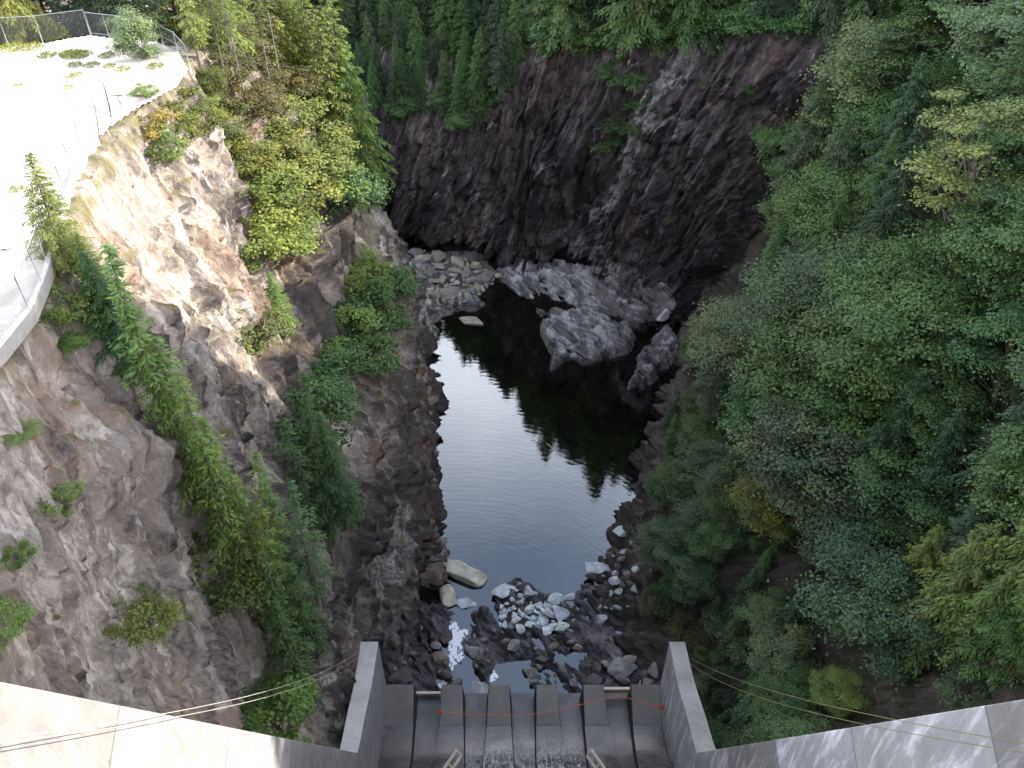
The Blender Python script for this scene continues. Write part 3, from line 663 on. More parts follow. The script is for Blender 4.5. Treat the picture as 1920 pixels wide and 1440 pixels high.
def broadleaf(seed, H=11.0, Rr=4.0, ncl=24, per=520, leaf=0.11, base=0.3, flat=0.5, trunk=True, sparse=False, lean=0.0, size=0.33):
    g = np.random.default_rng(seed); L = Leaves(); tb = MB()
    cz = H * (base + 1) / 2; hz = H * (1 - base) / 2
    cl = []
    tries = 0
    while len(cl) < ncl and tries < 4000:
        tries += 1
        v = g.normal(0, 1, 3); v /= np.linalg.norm(v); rr = g.uniform(0.45, 0.88)
        c = np.array([v[0] * Rr * rr, v[1] * Rr * rr, cz + v[2] * hz * rr])
        if v[2] < -0.5 and g.random() < 0.6: continue
        if all(np.linalg.norm((c - x) / (Rr * 0.34)) > 0.85 * min(1, (26 / ncl) ** 0.4) for x in cl): cl.append(c)
    top = np.array([lean * H, 0, H * 0.8])
    tp = [np.array([lean * H * t ** 1.6 + 0.12 * math.sin(t * 5 + seed), 0.12 * math.cos(t * 4 + seed) * t, H * 0.85 * t - (0.5 if t == 0 else 0)]) for t in np.linspace(0, 1, 8)]
    if trunk: tb.tube([tuple(p) for p in tp], [0.02 * H * (1 - 0.85 * t) for t in np.linspace(0, 1, 8)], 7)
    for c in cl:
        c = c + np.array([lean * H * min(1, c[2] / H) ** 1.6, 0, 0])
        rc = Rr * size * g.uniform(0.75, 1.25)
        if trunk: o = np.array(tp[int(np.clip((c[2] / H - 0.18) * 0.8 * 8, 1, 6))])
        else: o = np.array([g.normal(0, 0.08), g.normal(0, 0.08), -0.1])
        mid = o * 0.45 + c * 0.55 + np.array([0, 0, -0.06 * H * g.random()]) + g.normal(0, 0.02 * H, 3)
        tb.tube([tuple(o), tuple(mid), tuple(c)], [0.0065 * H, 0.004 * H, 0.0016 * H], 4, False)
        n = int(per * g.uniform(0.7, 1.3))
        v = unit(g.normal(0, 1, (n, 3))); rad = g.random((n, 1)) ** (0.5) * np.where(g.random((n, 1)) < 0.12, g.uniform(1.0, 1.8, (n, 1)), 1.0)
        # leaves gather on a few twigs inside the clump
        tw = unit(g.normal(0, 1, (9, 3)) + np.array([0, 0, 0.25])); wi = g.integers(0, 9, n); 
        v = unit(v * 0.62 + tw[wi] * 0.85)
        off = v * rad * rc * np.array([1.12, 1.12, flat])
        pos = c + off
        if len(cl) and (sparse or True):
            for q in range(4 if not sparse else 7):
                e = c + tw[q] * rc * np.array([1.1, 1.1, flat]) * 0.95
                tb.tube([tuple(c), tuple((c + e) / 2 + g.normal(0, 0.05, 3)), tuple(e)], [0.0016 * H, 0.0011 * H, 0.0005 * H], 3, False)
        nrm = unit(np.array([0, 0, 0.9]) + v * 0.55 + g.normal(0, 0.45, (n, 3)))
        ax = unit(np.cross(nrm, g.normal(0, 1, (n, 3)))); bx = np.cross(nrm, ax)
        s = leaf * g.uniform(0.6, 1.25, (n, 1))
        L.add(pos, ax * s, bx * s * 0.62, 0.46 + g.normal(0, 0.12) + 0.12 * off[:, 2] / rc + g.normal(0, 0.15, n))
    return L.mesh('crown', M_LEAF), tb.mesh('trunk' if trunk else 'stem', M_BARKP if sparse else M_BARK, True), H

def fern(seed, n=11, Lf=1.0):
    g = np.random.default_rng(seed); L = Leaves()
    for i in range(n):
        az = 6.283 * i / n + g.normal(0, 0.2); d = np.array([math.cos(az), math.sin(az), 0]); sd = np.array([-d[1], d[0], 0]); up = np.array([0, 0, 1.0])
        l = Lf * g.uniform(0.7, 1.1); t = np.linspace(0.08, 1, 22)
        c = d * (l * t)[:, None] * 0.85 + up * (l * (0.75 * t - 0.72 * t ** 2))[:, None]
        w = l * 0.15 * np.sin(np.pi * np.clip(t * 0.9 + 0.1, 0, 1)) ** 0.7 + 0.012
        for s in (-1, 1):
            ax = unit(sd * s + d * 0.35 - up * 0.2)[None] * w[:, None]
            L.add(c + ax, ax, np.repeat(d[None], 22, 0) * l * 0.022, 0.5 + g.normal(0, 0.06) + g.normal(0, 0.05, 22))
    return L.mesh('fern', M_LEAF)
def grass(seed, n=260, Rg=0.7, h=0.35):
    g = np.random.default_rng(seed); L = Leaves()
    r = Rg * np.sqrt(g.random(n)); a = g.uniform(0, 6.283, n)
    c = np.stack([r * np.cos(a), r * np.sin(a), np.zeros(n)], 1); ln = h * g.uniform(0.5, 1.2, n) * (1 - 0.5 * r / Rg)
    ax = unit(np.array([0, 0, 1.0]) + g.normal(0, 0.45, (n, 3))) * (ln / 2)[:, None]
    bx = unit(np.cross(ax, g.normal(0, 1, (n, 3)))) * 0.022
    L.add(c + ax, ax, bx, g.uniform(0.3, 0.9, n))
    return L.mesh('grass_tuft', M_LEAF)

PROTO = dict(
 fir=[conifer(s, 15, 3.3, 0.04, 150, 0.30) for s in (1, 2, 3)],
 tallfir=[conifer(s, 18, 3.0, 0.22, 120, 0.32, dead=0.5, gap=0.15) for s in (4, 5)],
 thinfir=[conifer(s, 17, 2.0, 0.34, 70, 0.22, dens=0.6, dead=0.35, gap=0.35) for s in (6, 7)],
 lacy=[conifer(s, 16, 2.6, 0.16, 80, 0.30, dens=0.7, dead=0.3, gap=0.35) for s in (12, 13, 14)],
 barefir=[conifer(s, 19, 2.2, 0.55, 55, 0.35, dens=0.8, dead=1.4, gap=0.2) for s in (8, 9)],
 cedar=[conifer(s, 14, 4.2, 0.03, 120, 0.55, (0.19, 0.045), 1.25, hang=0.75, lift=0.35) for s in (10, 11)],
 alder=[broadleaf(s, 11, 4.6, 27, 680, 0.125, 0.15, 0.30, size=0.37) for s in (21, 22, 23, 24)],
 airy=[broadleaf(s, 12, 4.0, 26, 330, 0.10, 0.25, 0.35, sparse=True, size=0.25) for s in (31, 32)],
 shrub=[broadleaf(s, 2.6, 1.7, 15, 260, 0.075, 0.02, 0.6, trunk=False, size=0.33) for s in (41, 42, 43)],
 bush=[broadleaf(51, 6.0, 2.5, 34, 420, 0.095, 0.02, 0.75, trunk=False, size=0.36)],
 snag=[None],
)
FERN = fern(61); TUFT = grass(62)
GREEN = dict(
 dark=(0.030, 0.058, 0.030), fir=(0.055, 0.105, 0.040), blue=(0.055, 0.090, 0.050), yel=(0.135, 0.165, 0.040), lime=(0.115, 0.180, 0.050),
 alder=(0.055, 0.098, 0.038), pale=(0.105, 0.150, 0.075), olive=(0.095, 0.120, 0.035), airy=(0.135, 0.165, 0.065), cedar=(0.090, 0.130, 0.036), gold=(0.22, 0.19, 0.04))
def jit(c, a=0.12):
    f = 1 + random.uniform(-a, a); return (c[0] * f * (1 + random.uniform(-a, a)), c[1] * f, c[2] * f * (1 + random.uniform(-a, a)), 1)
NPL = [0]
def plant(kind, loc, h, col, name, label, cat='tree', group=None, rz=None, tilt=(0, 0), var=None, wide=1.0, sink=0.1):
    ps = PROTO[kind]; i = random.randrange(len(ps)) if var is None else var % len(ps)
    cr, tr, H = ps[i]; s = h / H
    e = empty(name, (loc[0], loc[1], loc[2] - sink), random.uniform(0, 6.28) if rz is None else rz)
    e.rotation_euler[0] = tilt[0]; e.rotation_euler[1] = tilt[1]; e.scale = (s * wide, s * wide, s)
    tag(e, label, cat, group)
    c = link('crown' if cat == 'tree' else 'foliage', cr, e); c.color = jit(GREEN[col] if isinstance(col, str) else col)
    link(tr.name.split('.')[0], tr, e)
    NPL[0] += 1
    return e
def wood(name, label, items, col, res=2):
    """a far stand that reads as one mass: simple conifers gathered in one mesh"""
    me = conifer(99, 15, 3.2, 0.04, 70, 0.3, (0.42, 0.13), 0.55)[0]
    V = np.empty(len(me.vertices) * 3, np.float32); me.vertices.foreach_get('co', V); V = V.reshape(-1, 3); n = len(V)
    tt = np.empty(len(me.polygons), np.float32); me.attributes['tint'].data.foreach_get('value', tt)
    out = []
    for (p, h) in items:
        a = random.uniform(0, 6.28); c, s = math.cos(a), math.sin(a); f = h / 15
        out.append(np.stack([(V[:, 0] * c - V[:, 1] * s) * f * 1.1 + p[0], (V[:, 0] * s + V[:, 1] * c) * f * 1.1 + p[1], V[:, 2] * f + p[2]], 1))
    V = np.concatenate(out)
    o = link(name, mesh_np(name, V, np.arange(len(V)).reshape(-1, 4), (M_NEEDLE,), tint=np.tile(tt, len(items)))); o.color = (*GREEN[col], 1)
    return tag(o, label, 'wood', kind='stuff')
def proj(p):
    d = Vector(p) - CAM; w = d.y * CP - d.z * SP
    return d.x / w * FPX + 960, 720 - (d.y * SP + d.z * CP) / w * FPX
def planted(kind, base, top_y, col, name, label, *trees, **kw):
    """stand a plant where the terrain is seen at base, as tall as it looks"""
    p = hit(base[0], base[1], *trees)
    if p is None: print('MISS', base); return None
    q = at_y(base[0], top_y, p.y)
    h = kw.pop('h', None) or max(0.5, q.z - p.z)
    return plant(kind, p, h, col, name, label, **kw)
# ---- left cliff and plateau
G_A = 'slender conifers on the left cliff face'
for b, ty, kind, col, lab in [
 ((348, 880), 450, 'thinfir', 'lime', 'tallest slender conifer with a bare lower trunk rooted halfway up the left cliff'),
 ((362, 905), 560, 'thinfir', 'lime', 'second slender conifer close beside the tallest one on the left cliff'),
 ((392, 960), 640, 'lacy', 'lime', 'bright green conifer just right of the slender pair on the left cliff'),
 ((128, 500), 280, 'fir', 'yel', 'sunlit yellow-green conifer in front of the gravel yard curb'),
 ((245, 690), 470, 'fir', 'fir', 'short conifer at the cliff edge left of the slender pair'),
 ((205, 600), 430, 'fir', 'yel', 'bushy young conifer on the cliff brow near the curb corner'),
]: planted(kind, b, ty, col, 'conifer', lab, TREE_L, group=G_A, wide=1.25)
G_B = 'conifers packed in the gully of the left cliff'
LB = 'green conifer packed among others in the gully running down the left cliff'
for b, ty, kind, col in [((432, 1010), 700, 'lacy', 'lime'), ((470, 1090), 800, 'lacy', 'lime'), ((510, 1140), 890, 'lacy', 'lime'), ((545, 1210), 950, 'lacy', 'lime'), ((570, 1280), 1040, 'lacy', 'fir'), ((585, 1350), 1130, 'lacy', 'fir'),
   ((455, 1040), 790, 'lacy', 'lime'), ((530, 1070), 850, 'lacy', 'lime'), ((600, 1140), 900, 'lacy', 'fir'), ((585, 1010), 780, 'lacy', 'fir'), ((625, 1050), 820, 'lacy', 'fir'), ((605, 910), 700, 'lacy', 'fir'), ((635, 970), 770, 'fir', 'fir'), ((560, 1120), 900, 'lacy', 'fir'), ((600, 1240), 1040, 'lacy', 'fir')]:
    planted(kind, b, ty, col, 'conifer', LB, TREE_L, group=G_B)
for b, ty, kind, col, lab in [
 ((535, 1385), 1320, 'shrub', 'lime', 'bright green shrub at the cliff foot beside the left cable'),
 ((420, 1110), 1030, 'shrub', 'olive', 'olive shrub clinging to the cliff left of the gully conifers'),
 ((268, 1175), 1120, 'shrub', 'yel', 'small yellow-green shrub alone on the lower left cliff'),
 ((12, 1190), 1150, 'shrub', 'lime', 'small green shrub at the left picture edge above the white wall'),
 ((125, 955), 915, 'shrub', 'lime', 'small green shrub on the mid left cliff below the fern'),
 ((40, 1050), 1025, 'shrub', 'lime', 'tiny pale shrub at the far left of the cliff'),
 ((528, 620), 510, 'fir', 'lime', 'lone little conifer on the left cliff beside the dark hollow'),
 ((480, 640), 570, 'shrub', 'olive', 'grey-green shrub left of the lone little conifer'),
 ((690, 545), 480, 'shrub', 'lime', 'highest green shrub on the bench above the pool'),
 ((735, 610), 520, 'shrub', 'fir', 'wide green shrub at the outer edge of the bench above the pool'),
 ((700, 620), 540, 'shrub', 'fir', 'green shrub in the middle of the bench above the pool'),
 ((655, 660), 590, 'shrub', 'lime', 'light green shrub at the inner end of the bench'),
 ((690, 690), 620, 'shrub', 'fir', 'low dark shrub on the lip of the bench above the pool'),
 ((580, 760), 670, 'shrub', 'fir', 'dark shrub at the top of the gully conifers'),
 ((590, 830), 740, 'shrub', 'fir', 'ragged shrub beside the upper gully conifers'),
 ((478, 500), 410, 'shrub', 'yel', 'yellow-green shrub on the right edge of the sunlit rock face'),
 ((520, 420), 320, 'shrub', 'yel', 'large yellow-green shrub hanging over the dark hollow'),
 ((560, 390), 290, 'shrub', 'yel', 'yellow shrub on the brow above the dark hollow'),
 ((480, 330), 260, 'shrub', 'yel', 'sunlit shrub beside the top of the bare rock face'),
 ((600, 330), 230, 'shrub', 'olive', 'olive shrub under the tall sunlit conifers'),
 ((650, 400), 320, 'shrub', 'fir', 'green shrub at the cliff corner below the sunlit conifers'),
 ((550, 250), 170, 'shrub', 'yel', 'pale yellow shrub in the middle of the sunlit slope'),
 ((430, 260), 190, 'shrub', 'olive', 'brownish shrub left on the sunlit slope'),
 ((400, 190), 120, 'bush', 'olive', 'large olive bush at the corner beyond the fence'),
 ((285, 260), 200, 'shrub', 'gold', 'golden shrub on the cliff brow below the round bush'),
 ((330, 250), 190, 'shrub', 'yel', 'yellow shrub on the cliff brow near the fence end'),
 ((275, 185), 150, 'shrub', 'lime', 'small green shrub at the edge of the gravel below the round bush'),
 ((320, 300), 240, 'shrub', 'yel', 'yellow-green shrub spilling over the top of the bare rock face'),
 ((110, 600), 540, 'shrub', 'lime', 'small shrub at the foot of the curb on the left'),
 ((150, 640), 590, 'shrub', 'lime', 'small green shrub on the brow right of the mossy ledge'),
]: planted(kind, b, ty, col, 'shrub', lab, TREE_L, cat='shrub', group='shrubs on the left cliff', wide=1.25)
planted('bush', (268, 122), 12, (0.15, 0.19, 0.10), 'round_bush', 'round leafy bush alone on the pale gravel yard', TREE_L, cat='bush', var=0)
for i, (b, col, s) in enumerate([((42, 812), 'lime', 1.0)]):
    p = hit(*b, TREE_L); o = link('fern', FERN, None); o.location = p; o.scale = (1.3,) * 3; o.color = jit(GREEN['lime']); tag(o, 'bright green fern on a ledge of the left cliff', 'fern')
G_C = 'sunlit trees behind the left cliff top'
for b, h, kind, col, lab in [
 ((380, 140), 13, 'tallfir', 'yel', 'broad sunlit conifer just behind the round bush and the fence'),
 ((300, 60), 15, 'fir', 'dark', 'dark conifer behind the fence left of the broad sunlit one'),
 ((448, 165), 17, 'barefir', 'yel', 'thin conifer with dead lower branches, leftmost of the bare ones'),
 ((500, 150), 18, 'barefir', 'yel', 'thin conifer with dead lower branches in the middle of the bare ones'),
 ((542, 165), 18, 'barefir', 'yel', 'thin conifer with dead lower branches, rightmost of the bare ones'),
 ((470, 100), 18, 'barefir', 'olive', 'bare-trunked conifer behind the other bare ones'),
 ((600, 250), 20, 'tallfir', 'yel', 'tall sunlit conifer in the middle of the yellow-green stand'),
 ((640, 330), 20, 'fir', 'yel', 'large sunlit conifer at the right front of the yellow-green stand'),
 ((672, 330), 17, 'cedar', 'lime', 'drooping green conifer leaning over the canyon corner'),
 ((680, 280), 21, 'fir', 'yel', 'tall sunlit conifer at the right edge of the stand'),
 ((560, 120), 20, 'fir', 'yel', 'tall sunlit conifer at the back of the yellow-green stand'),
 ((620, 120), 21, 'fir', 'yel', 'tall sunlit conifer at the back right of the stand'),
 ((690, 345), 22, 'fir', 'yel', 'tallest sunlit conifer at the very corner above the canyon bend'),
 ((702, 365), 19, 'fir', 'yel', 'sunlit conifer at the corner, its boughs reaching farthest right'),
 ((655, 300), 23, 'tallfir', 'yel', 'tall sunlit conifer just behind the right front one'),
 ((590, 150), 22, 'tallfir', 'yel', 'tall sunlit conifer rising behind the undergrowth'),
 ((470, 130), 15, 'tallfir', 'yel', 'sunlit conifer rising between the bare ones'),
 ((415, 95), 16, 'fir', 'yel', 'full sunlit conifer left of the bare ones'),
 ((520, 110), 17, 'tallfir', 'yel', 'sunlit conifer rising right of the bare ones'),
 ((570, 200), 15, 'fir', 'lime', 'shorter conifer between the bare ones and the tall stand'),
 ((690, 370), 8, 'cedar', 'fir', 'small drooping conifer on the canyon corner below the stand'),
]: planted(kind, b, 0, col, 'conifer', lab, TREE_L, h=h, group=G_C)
LBU = 'brownish undergrowth shrub among the bare conifer trunks'
for b, ty in [((430, 150), 95), ((455, 120), 60), ((490, 170), 110), ((520, 130), 70), ((545, 190), 130), ((500, 215), 160), ((580, 170), 110), ((450, 205), 150), ((470, 60), 0), ((560, 90), 20), ((420, 90), 30), ((600, 200), 140), ((530, 60), 0)]:
    planted('shrub', b, ty, (0.10, 0.095, 0.040), 'shrub', LBU, TREE_L, cat='shrub', group='undergrowth among the bare conifers', wide=1.5)
for b in [(430, 180), (465, 210), (515, 205), (490, 90), (530, 100), (575, 150)]:
    planted('barefir', b, 0, 'olive', 'conifer', 'thin half-dead conifer in the brown undergrowth', TREE_L, h=13, group='half-dead conifers in the undergrowth')
for b, ty in [((505, 300), 230), ((530, 340), 270), ((590, 300), 230), ((620, 370), 300), ((440, 310), 260), ((390, 250), 200), ((370, 210), 165), ((545, 460), 390), ((500, 380), 310)]:
    planted('shrub', b, ty, 'yel', 'shrub', 'yellow-green shrub on the sunlit brow', TREE_L, cat='shrub', group='yellow-green shrubs of the sunlit brow', wide=1.5)
# woods behind the yard
LBW = 'conifer in the sunlit wood behind the gravel yard fence'
for x, y, h, kind, col in [(-60, 86, 15, 'cedar', 'yel'), (-54, 88, 16, 'cedar', 'yel'), (-48, 87, 16, 'cedar', 'yel'), (-43, 91, 17, 'fir', 'dark'), (-38, 90, 18, 'fir', 'dark'), (-57, 96, 20, 'fir', 'dark'), (-50, 97, 20, 'fir', 'dark'), (-44, 98, 20, 'fir', 'dark'), (-36, 97, 20, 'fir', 'yel'), (-31, 94, 19, 'tallfir', 'yel'), (-27, 99, 19, 'fir', 'yel'), (-33, 103, 18, 'fir', 'yel'), (-26, 104, 18, 'fir', 'lime'), (-64, 92, 18, 'fir', 'dark'), (-30, 88, 15, 'barefir', 'olive'), (-25, 93, 18, 'barefir', 'olive')]:
    p = drop(x, y, TREE_L); plant(kind, p, h, col, 'conifer', LBW, group='conifers of the sunlit wood')
# ---- far forest
LF = 'dark green conifer in the shaded forest above the far cliff'
g = np.random.default_rng(5); pts = []; behind = []
for _ in range(9000):
    x = g.uniform(-55, 50); y = g.uniform(110, 178)
    p = drop(x, y, TREE_F)
    if p is None: continue
    lz = float(np.interp(x, [-60, -17, -8, -2, 3, 10, 17, 24, 32, 39], [20, 19.5, 19, 23, 31, 31, 34, 36, 38, 38]))
    if p.z < lz + 0.2: continue
    front = p.z < lz + 4
    sp = 2.4 if front or x < -4 else 3.5
    if any((x - a[0]) ** 2 + (y - a[1]) ** 2 < sp ** 2 for a in pts): continue
    pts.append((x, y))
    tall = float(np.interp(x, [-20, -14, -5, 4, 20, 40], [10, 11, 17, 24, 26, 26]))
    h = g.uniform(0.45, 0.75) * min(tall, 15) if front and g.random() < 0.6 else g.uniform(0.72, 1.05) * tall
    u, v = proj(p)
    if v < -70 or u < 620: behind.append((p, h)); continue
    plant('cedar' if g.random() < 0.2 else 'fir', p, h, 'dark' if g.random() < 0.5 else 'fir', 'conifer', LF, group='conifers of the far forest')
NFAR = len(pts) - len(behind)
wood('distant_wood', 'dark conifer wood climbing the slope behind the far forest', behind, 'dark')
LFB = 'leafy green bush along the top of the far cliff'
for b, ty in [((870, 235), 190), ((840, 215), 180), ((990, 75), 40), ((1040, 80), 30), ((1090, 95), 40), ((1140, 90), 30), ((1200, 80), 20), ((1250, 70), 10), ((1300, 60), 0), ((1400, 70), 0), ((1350, 60), -10), ((1450, 70), 0), ((760, 215), 170), ((800, 210), 170), ((930, 190), 150), ((1170, 160), 110), ((1190, 200), 150), ((1160, 250), 200), ((1130, 280), 240), ((1410, 175), 155)]:
    planted('shrub', b, ty, 'fir', 'bush', LFB, TREE_F, cat='bush', group='bushes on the far cliff', wide=1.5)
# ---- right hillside
G_R = 'trees on the shaded right hillside'
for b, h, kind, col, lab, kw in [
 ((1590, 330), 16, 'alder', 'pale', 'pale-leaved tree highest on the right beside the far cliff', {}),
 ((1790, 480), 17, 'airy', 'airy', 'open yellow-green tree with visible grey limbs on the upper right slope', dict(wide=1.25, tilt=(0, -0.12))),
 ((1480, 420), 20, 'fir', 'blue', 'tallest blue-green conifer at the left edge of the right hillside', {}),
 ((1530, 470), 17, 'fir', 'blue', 'blue-green conifer just right of the tallest one', {}),
 ((1560, 380), 19, 'fir', 'blue', 'blue-green conifer behind the tallest one', {}),
 ((1450, 520), 9, 'cedar', 'blue', 'bushy blue-green conifer at the brink of the bare rock', {}),
 ((1500, 560), 8, 'alder', 'blue', 'blue-green leafy tree above the bare rock wall', {}),
 ((1600, 660), 12, 'alder', 'alder', 'broad leafy tree in the centre of the right hillside', {}),
 ((1720, 640), 12, 'alder', 'alder', 'broad leafy tree right of the hillside centre', {}),
 ((1850, 600), 13, 'alder', 'alder', 'broad leafy tree at the right picture edge', {}),
 ((1480, 700), 9, 'alder', 'pale', 'pale green leafy tree left of the hillside centre', {}),
 ((1370, 760), 5, 'alder', 'blue', 'bluish leafy tree nearest the second rock island', {}),
 ((1320, 760), 4, 'alder', 'blue', 'small bluish tree overhanging the pool edge', {}),
 ((1470, 880), 8, 'alder', 'lime', 'bright light-green tree above the pool narrows', {}),
 ((1430, 1000), 8, 'alder', 'olive', 'yellowish-green tree low on the right bank', {}),
 ((1330, 900), 6, 'alder', 'blue', 'bluish leafy tree leaning to the pool', {}),
 ((1300, 1020), 6, 'alder', 'blue', 'bluish leafy tree above the pale bank rocks', {}),
 ((1290, 1120), 6, 'alder', 'blue', 'bluish leafy tree lowest on the right bank', {}),
 ((1550, 1060), 9, 'alder', 'blue', 'grey-green tree left of the drooping yellow-green conifer', {}),
 ((1650, 900), 13, 'fir', 'dark', 'dark conifer in the hollow of the right hillside', {}),
 ((1720, 960), 12, 'fir', 'dark', 'second dark conifer in the hollow of the right hillside', {}),
 ((1590, 960), 11, 'cedar', 'dark', 'dark drooping conifer left in the hollow', {}),
 ((1760, 1180), 13, 'cedar', 'cedar', 'large drooping yellow-green conifer at the lower right', dict(wide=1.1)),
 ((1860, 1170), 14, 'cedar', 'cedar', 'drooping yellow-green conifer cut by the right picture edge', dict(wide=1.1)),
 ((1700, 1120), 9, 'cedar', 'cedar', 'smaller drooping yellow-green conifer left of the large one', {}),
 ((1370, 1390), 5, 'fir', 'blue', 'blue-green young conifer beside the right end wall', {}),
 ((1440, 1390), 5, 'alder', 'fir', 'low leafy tree above the right chute wall', {}),
 ((1550, 1330), 5, 'alder', 'lime', 'light green sapling above the right chute wall', {}),
 ((1780, 1250), 4, 'alder', 'blue', 'bluish shrubby tree under the drooping conifers', {}),
 ((1890, 1240), 3, 'alder', 'gold', 'rusty yellow shrubby tree at the right picture edge', {}),
]: planted(kind, b, 0, col, 'conifer' if kind in ('fir', 'cedar') else 'leafy_tree', lab, TREE_R, TREE_F, h=h, group=G_R, **kw)
LRB = 'green leafy tree in the dense growth covering the right hillside'; LRC = 'dark conifer in the dense growth covering the right hillside'
pts = []; NR = 0; behind = []
for _ in range(14000):
    x = g.uniform(12, 66); y = g.uniform(30, 128)
    p = drop(x, y, TREE_R)
    if p is None or p.z < (7.5 if y > 58 else 4.6) or p.z > 72: continue
    if y > 88 and p.z < 22: continue
    u, v = proj(p)
    if 1490 < u < 1800 and v > 1200: continue                    # bare rock above the chute wall
    low = p.z < 13
    if any((x - a[0]) ** 2 + (y - a[1]) ** 2 + (p.z - a[2]) ** 2 < ((3.0 if low else 5.8) ** 2) for a in pts): continue
    pts.append((x, y, p.z)); con = g.random() < (0.5 if y < 85 else 0.55)
    if u > 2120 or v < -330: behind.append((p, g.uniform(10, 14))); continue
    NR += 1
    if con: plant('fir' if g.random() < 0.6 else 'cedar', p, g.uniform(4, 7) if low else g.uniform(10, 17), 'dark' if g.random() < 0.5 else 'fir', 'conifer', LRC, group='conifers scattered over the right hillside')
    else: plant('alder', p, g.uniform(4, 7) if low else g.uniform(8.5, 13.5), 'pale' if (y > 72 and p.z > 24 and g.random() < 0.6) else ['alder', 'alder', 'blue', 'alder', 'fir', 'pale'][g.integers(0, 6)], 'leafy_tree', LRB, group='leafy trees covering the right hillside', tilt=(0, -0.15), wide=1.15)
pts = []
for _ in range(3000):
    x = g.uniform(14, 36); y = g.uniform(31, 60); p = drop(x, y, TREE_R)
    if p is None or p.z < 4.0 or p.z > 26 or len(pts) > 70: continue
    u, v = proj(p)
    if u > 1960 or v > 1400 or (1560 < u < 1780 and v > 1230): continue
    if any((x - a[0]) ** 2 + (y - a[1]) ** 2 + (p.z - a[2]) ** 2 < 1.9 ** 2 for a in pts): continue
    pts.append((x, y, p.z)); plant('shrub', p, g.uniform(1.4, 2.8), ['alder', 'fir', 'dark', 'blue', (0.075, 0.07, 0.035)][g.integers(0, 5)], 'shrub', 'dark undergrowth shrub low on the right slope near the spillway', cat='shrub', group='undergrowth low on the right slope', wide=1.35)
for y in np.concatenate([np.arange(20, 38, 3.3), np.arange(38, 68, 2.0), np.arange(68, 190, 3.3)]):
    for r in (0, 1, 2):
        x = 63 + 5 * r + g.uniform(-2, 2); p = drop(x, y + g.uniform(-1.5, 1.5), TREE_R, TREE_F)
        if p is not None: behind.append((p, float(np.interp(y, [20, 38, 43, 62, 69, 90, 115, 140], [9, 10, 32, 32, 19, 19, 15, 24])) * g.uniform(0.85, 1.1)))  # unseen crest trees, heights set for the shadow line on the left cliff
wood('ridge_shade_wood', 'unseen dark conifer wood along the crest of the right ridge, placed for its shadow', behind, 'dark')
# ------------------------------------------------------------------ gravel yard, curb, fences
k = NT('pale_gravel'); co = k.n('ShaderNodeTexCoord').outputs['Object']
n1 = k.noise(co, 0.35, 6, 0.7); n2 = k.noise(co, 7.0, 4, 0.8)
c = k.mix(k.map(n1, 0.35, 0.7), (0.56, 0.53, 0.50), (0.36, 0.33, 0.30))
c = k.mix(0.5, c, k.ramp(n2, [(0.3, (0.75, 0.74, 0.73)), (0.7, (1.1, 1.1, 1.1))]), 'MULTIPLY')
c = k.mix(k.map(k.noise(co, 0.16, 7, 0.75), 0.64, 0.72, 0, 0.8), c, (0.16, 0.17, 0.05))
M_GRAVEL = k.fin(k.bsdf(c, 0.95, 0.1, k.n('ShaderNodeBump', {'Strength': 0.5, 'Distance': 0.04, 'Height': n2}).outputs[0]))
EDGE = [at_z(px, py, 50.3) for px, py in [(-260, 900), (-120, 770), (0, 661), (58, 588), (80, 535), (92, 500), (112, 420), (140, 330), (160, 290), (182, 262), (215, 232), (255, 205), (300, 180), (335, 160), (352, 128), (335, 98), (300, 80), (235, 74), (170, 66), (90, 80), (0, 90), (-300, 110)]]
poly = [(p.x, p.y) for p in EDGE] + [(-85, 60), (-85, 5)]
xs = np.arange(-86, -24, 0.25); ys_ = np.arange(0, 90, 0.25); GX, GY = np.meshgrid(xs, ys_, indexing='ij')
sd = poly_sd(GX, GY, poly); q = np.stack([GX.ravel(), GY.ravel(), GX.ravel() * 0], 1)
GZ = 50.32 + 0.10 * fbm(q / 3.0, 300, 4).reshape(GX.shape) + 0.05 * fbm(q / 0.7, 301, 3).reshape(GX.shape) 
F = grid_faces(*GX.shape); keep = (sd.ravel()[F] > -0.12).all(1)
YARD = tag(link('gravel_yard', mesh_np('gravel_yard', np.stack([GX, GY, GZ], 2).reshape(-1, 3), F[keep], (M_GRAVEL,), True)), kind='structure')
TREE_Y = bvh(YARD)
k = NT('galvanised_steel'); M_STEEL = k.fin(k.bsdf((0.30, 0.31, 0.32), 0.5, 0.5, Metallic=0.4)); k = NT('dull_wire'); M_WIRE = k.fin(k.bsdf((0.10, 0.10, 0.105), 0.6, 0.3))
M_CURB = concrete('curb_concrete', (0.42, 0.40, 0.38), (0.30, 0.28, 0.26), (0.2, 0.2, 0.2), 0)
def seg_wall(mb, a, b, w, z0, z1):
    a = Vector(a); b = Vector(b); d = (b - a).to_2d().normalized(); n = Vector((-d.y, d.x)) * w / 2
    vs = [(p.x + s * n.x, p.y + s * n.y, z) for p in (a, b) for s in (-1, 1) for z in (z0, z1)]
    mb.add(vs, [(0, 1, 3, 2), (4, 6, 7, 5), (0, 4, 5, 1), (2, 3, 7, 6), (1, 5, 7, 3), (0, 2, 6, 4)])
cur = EDGE[1:10]; mb = MB()
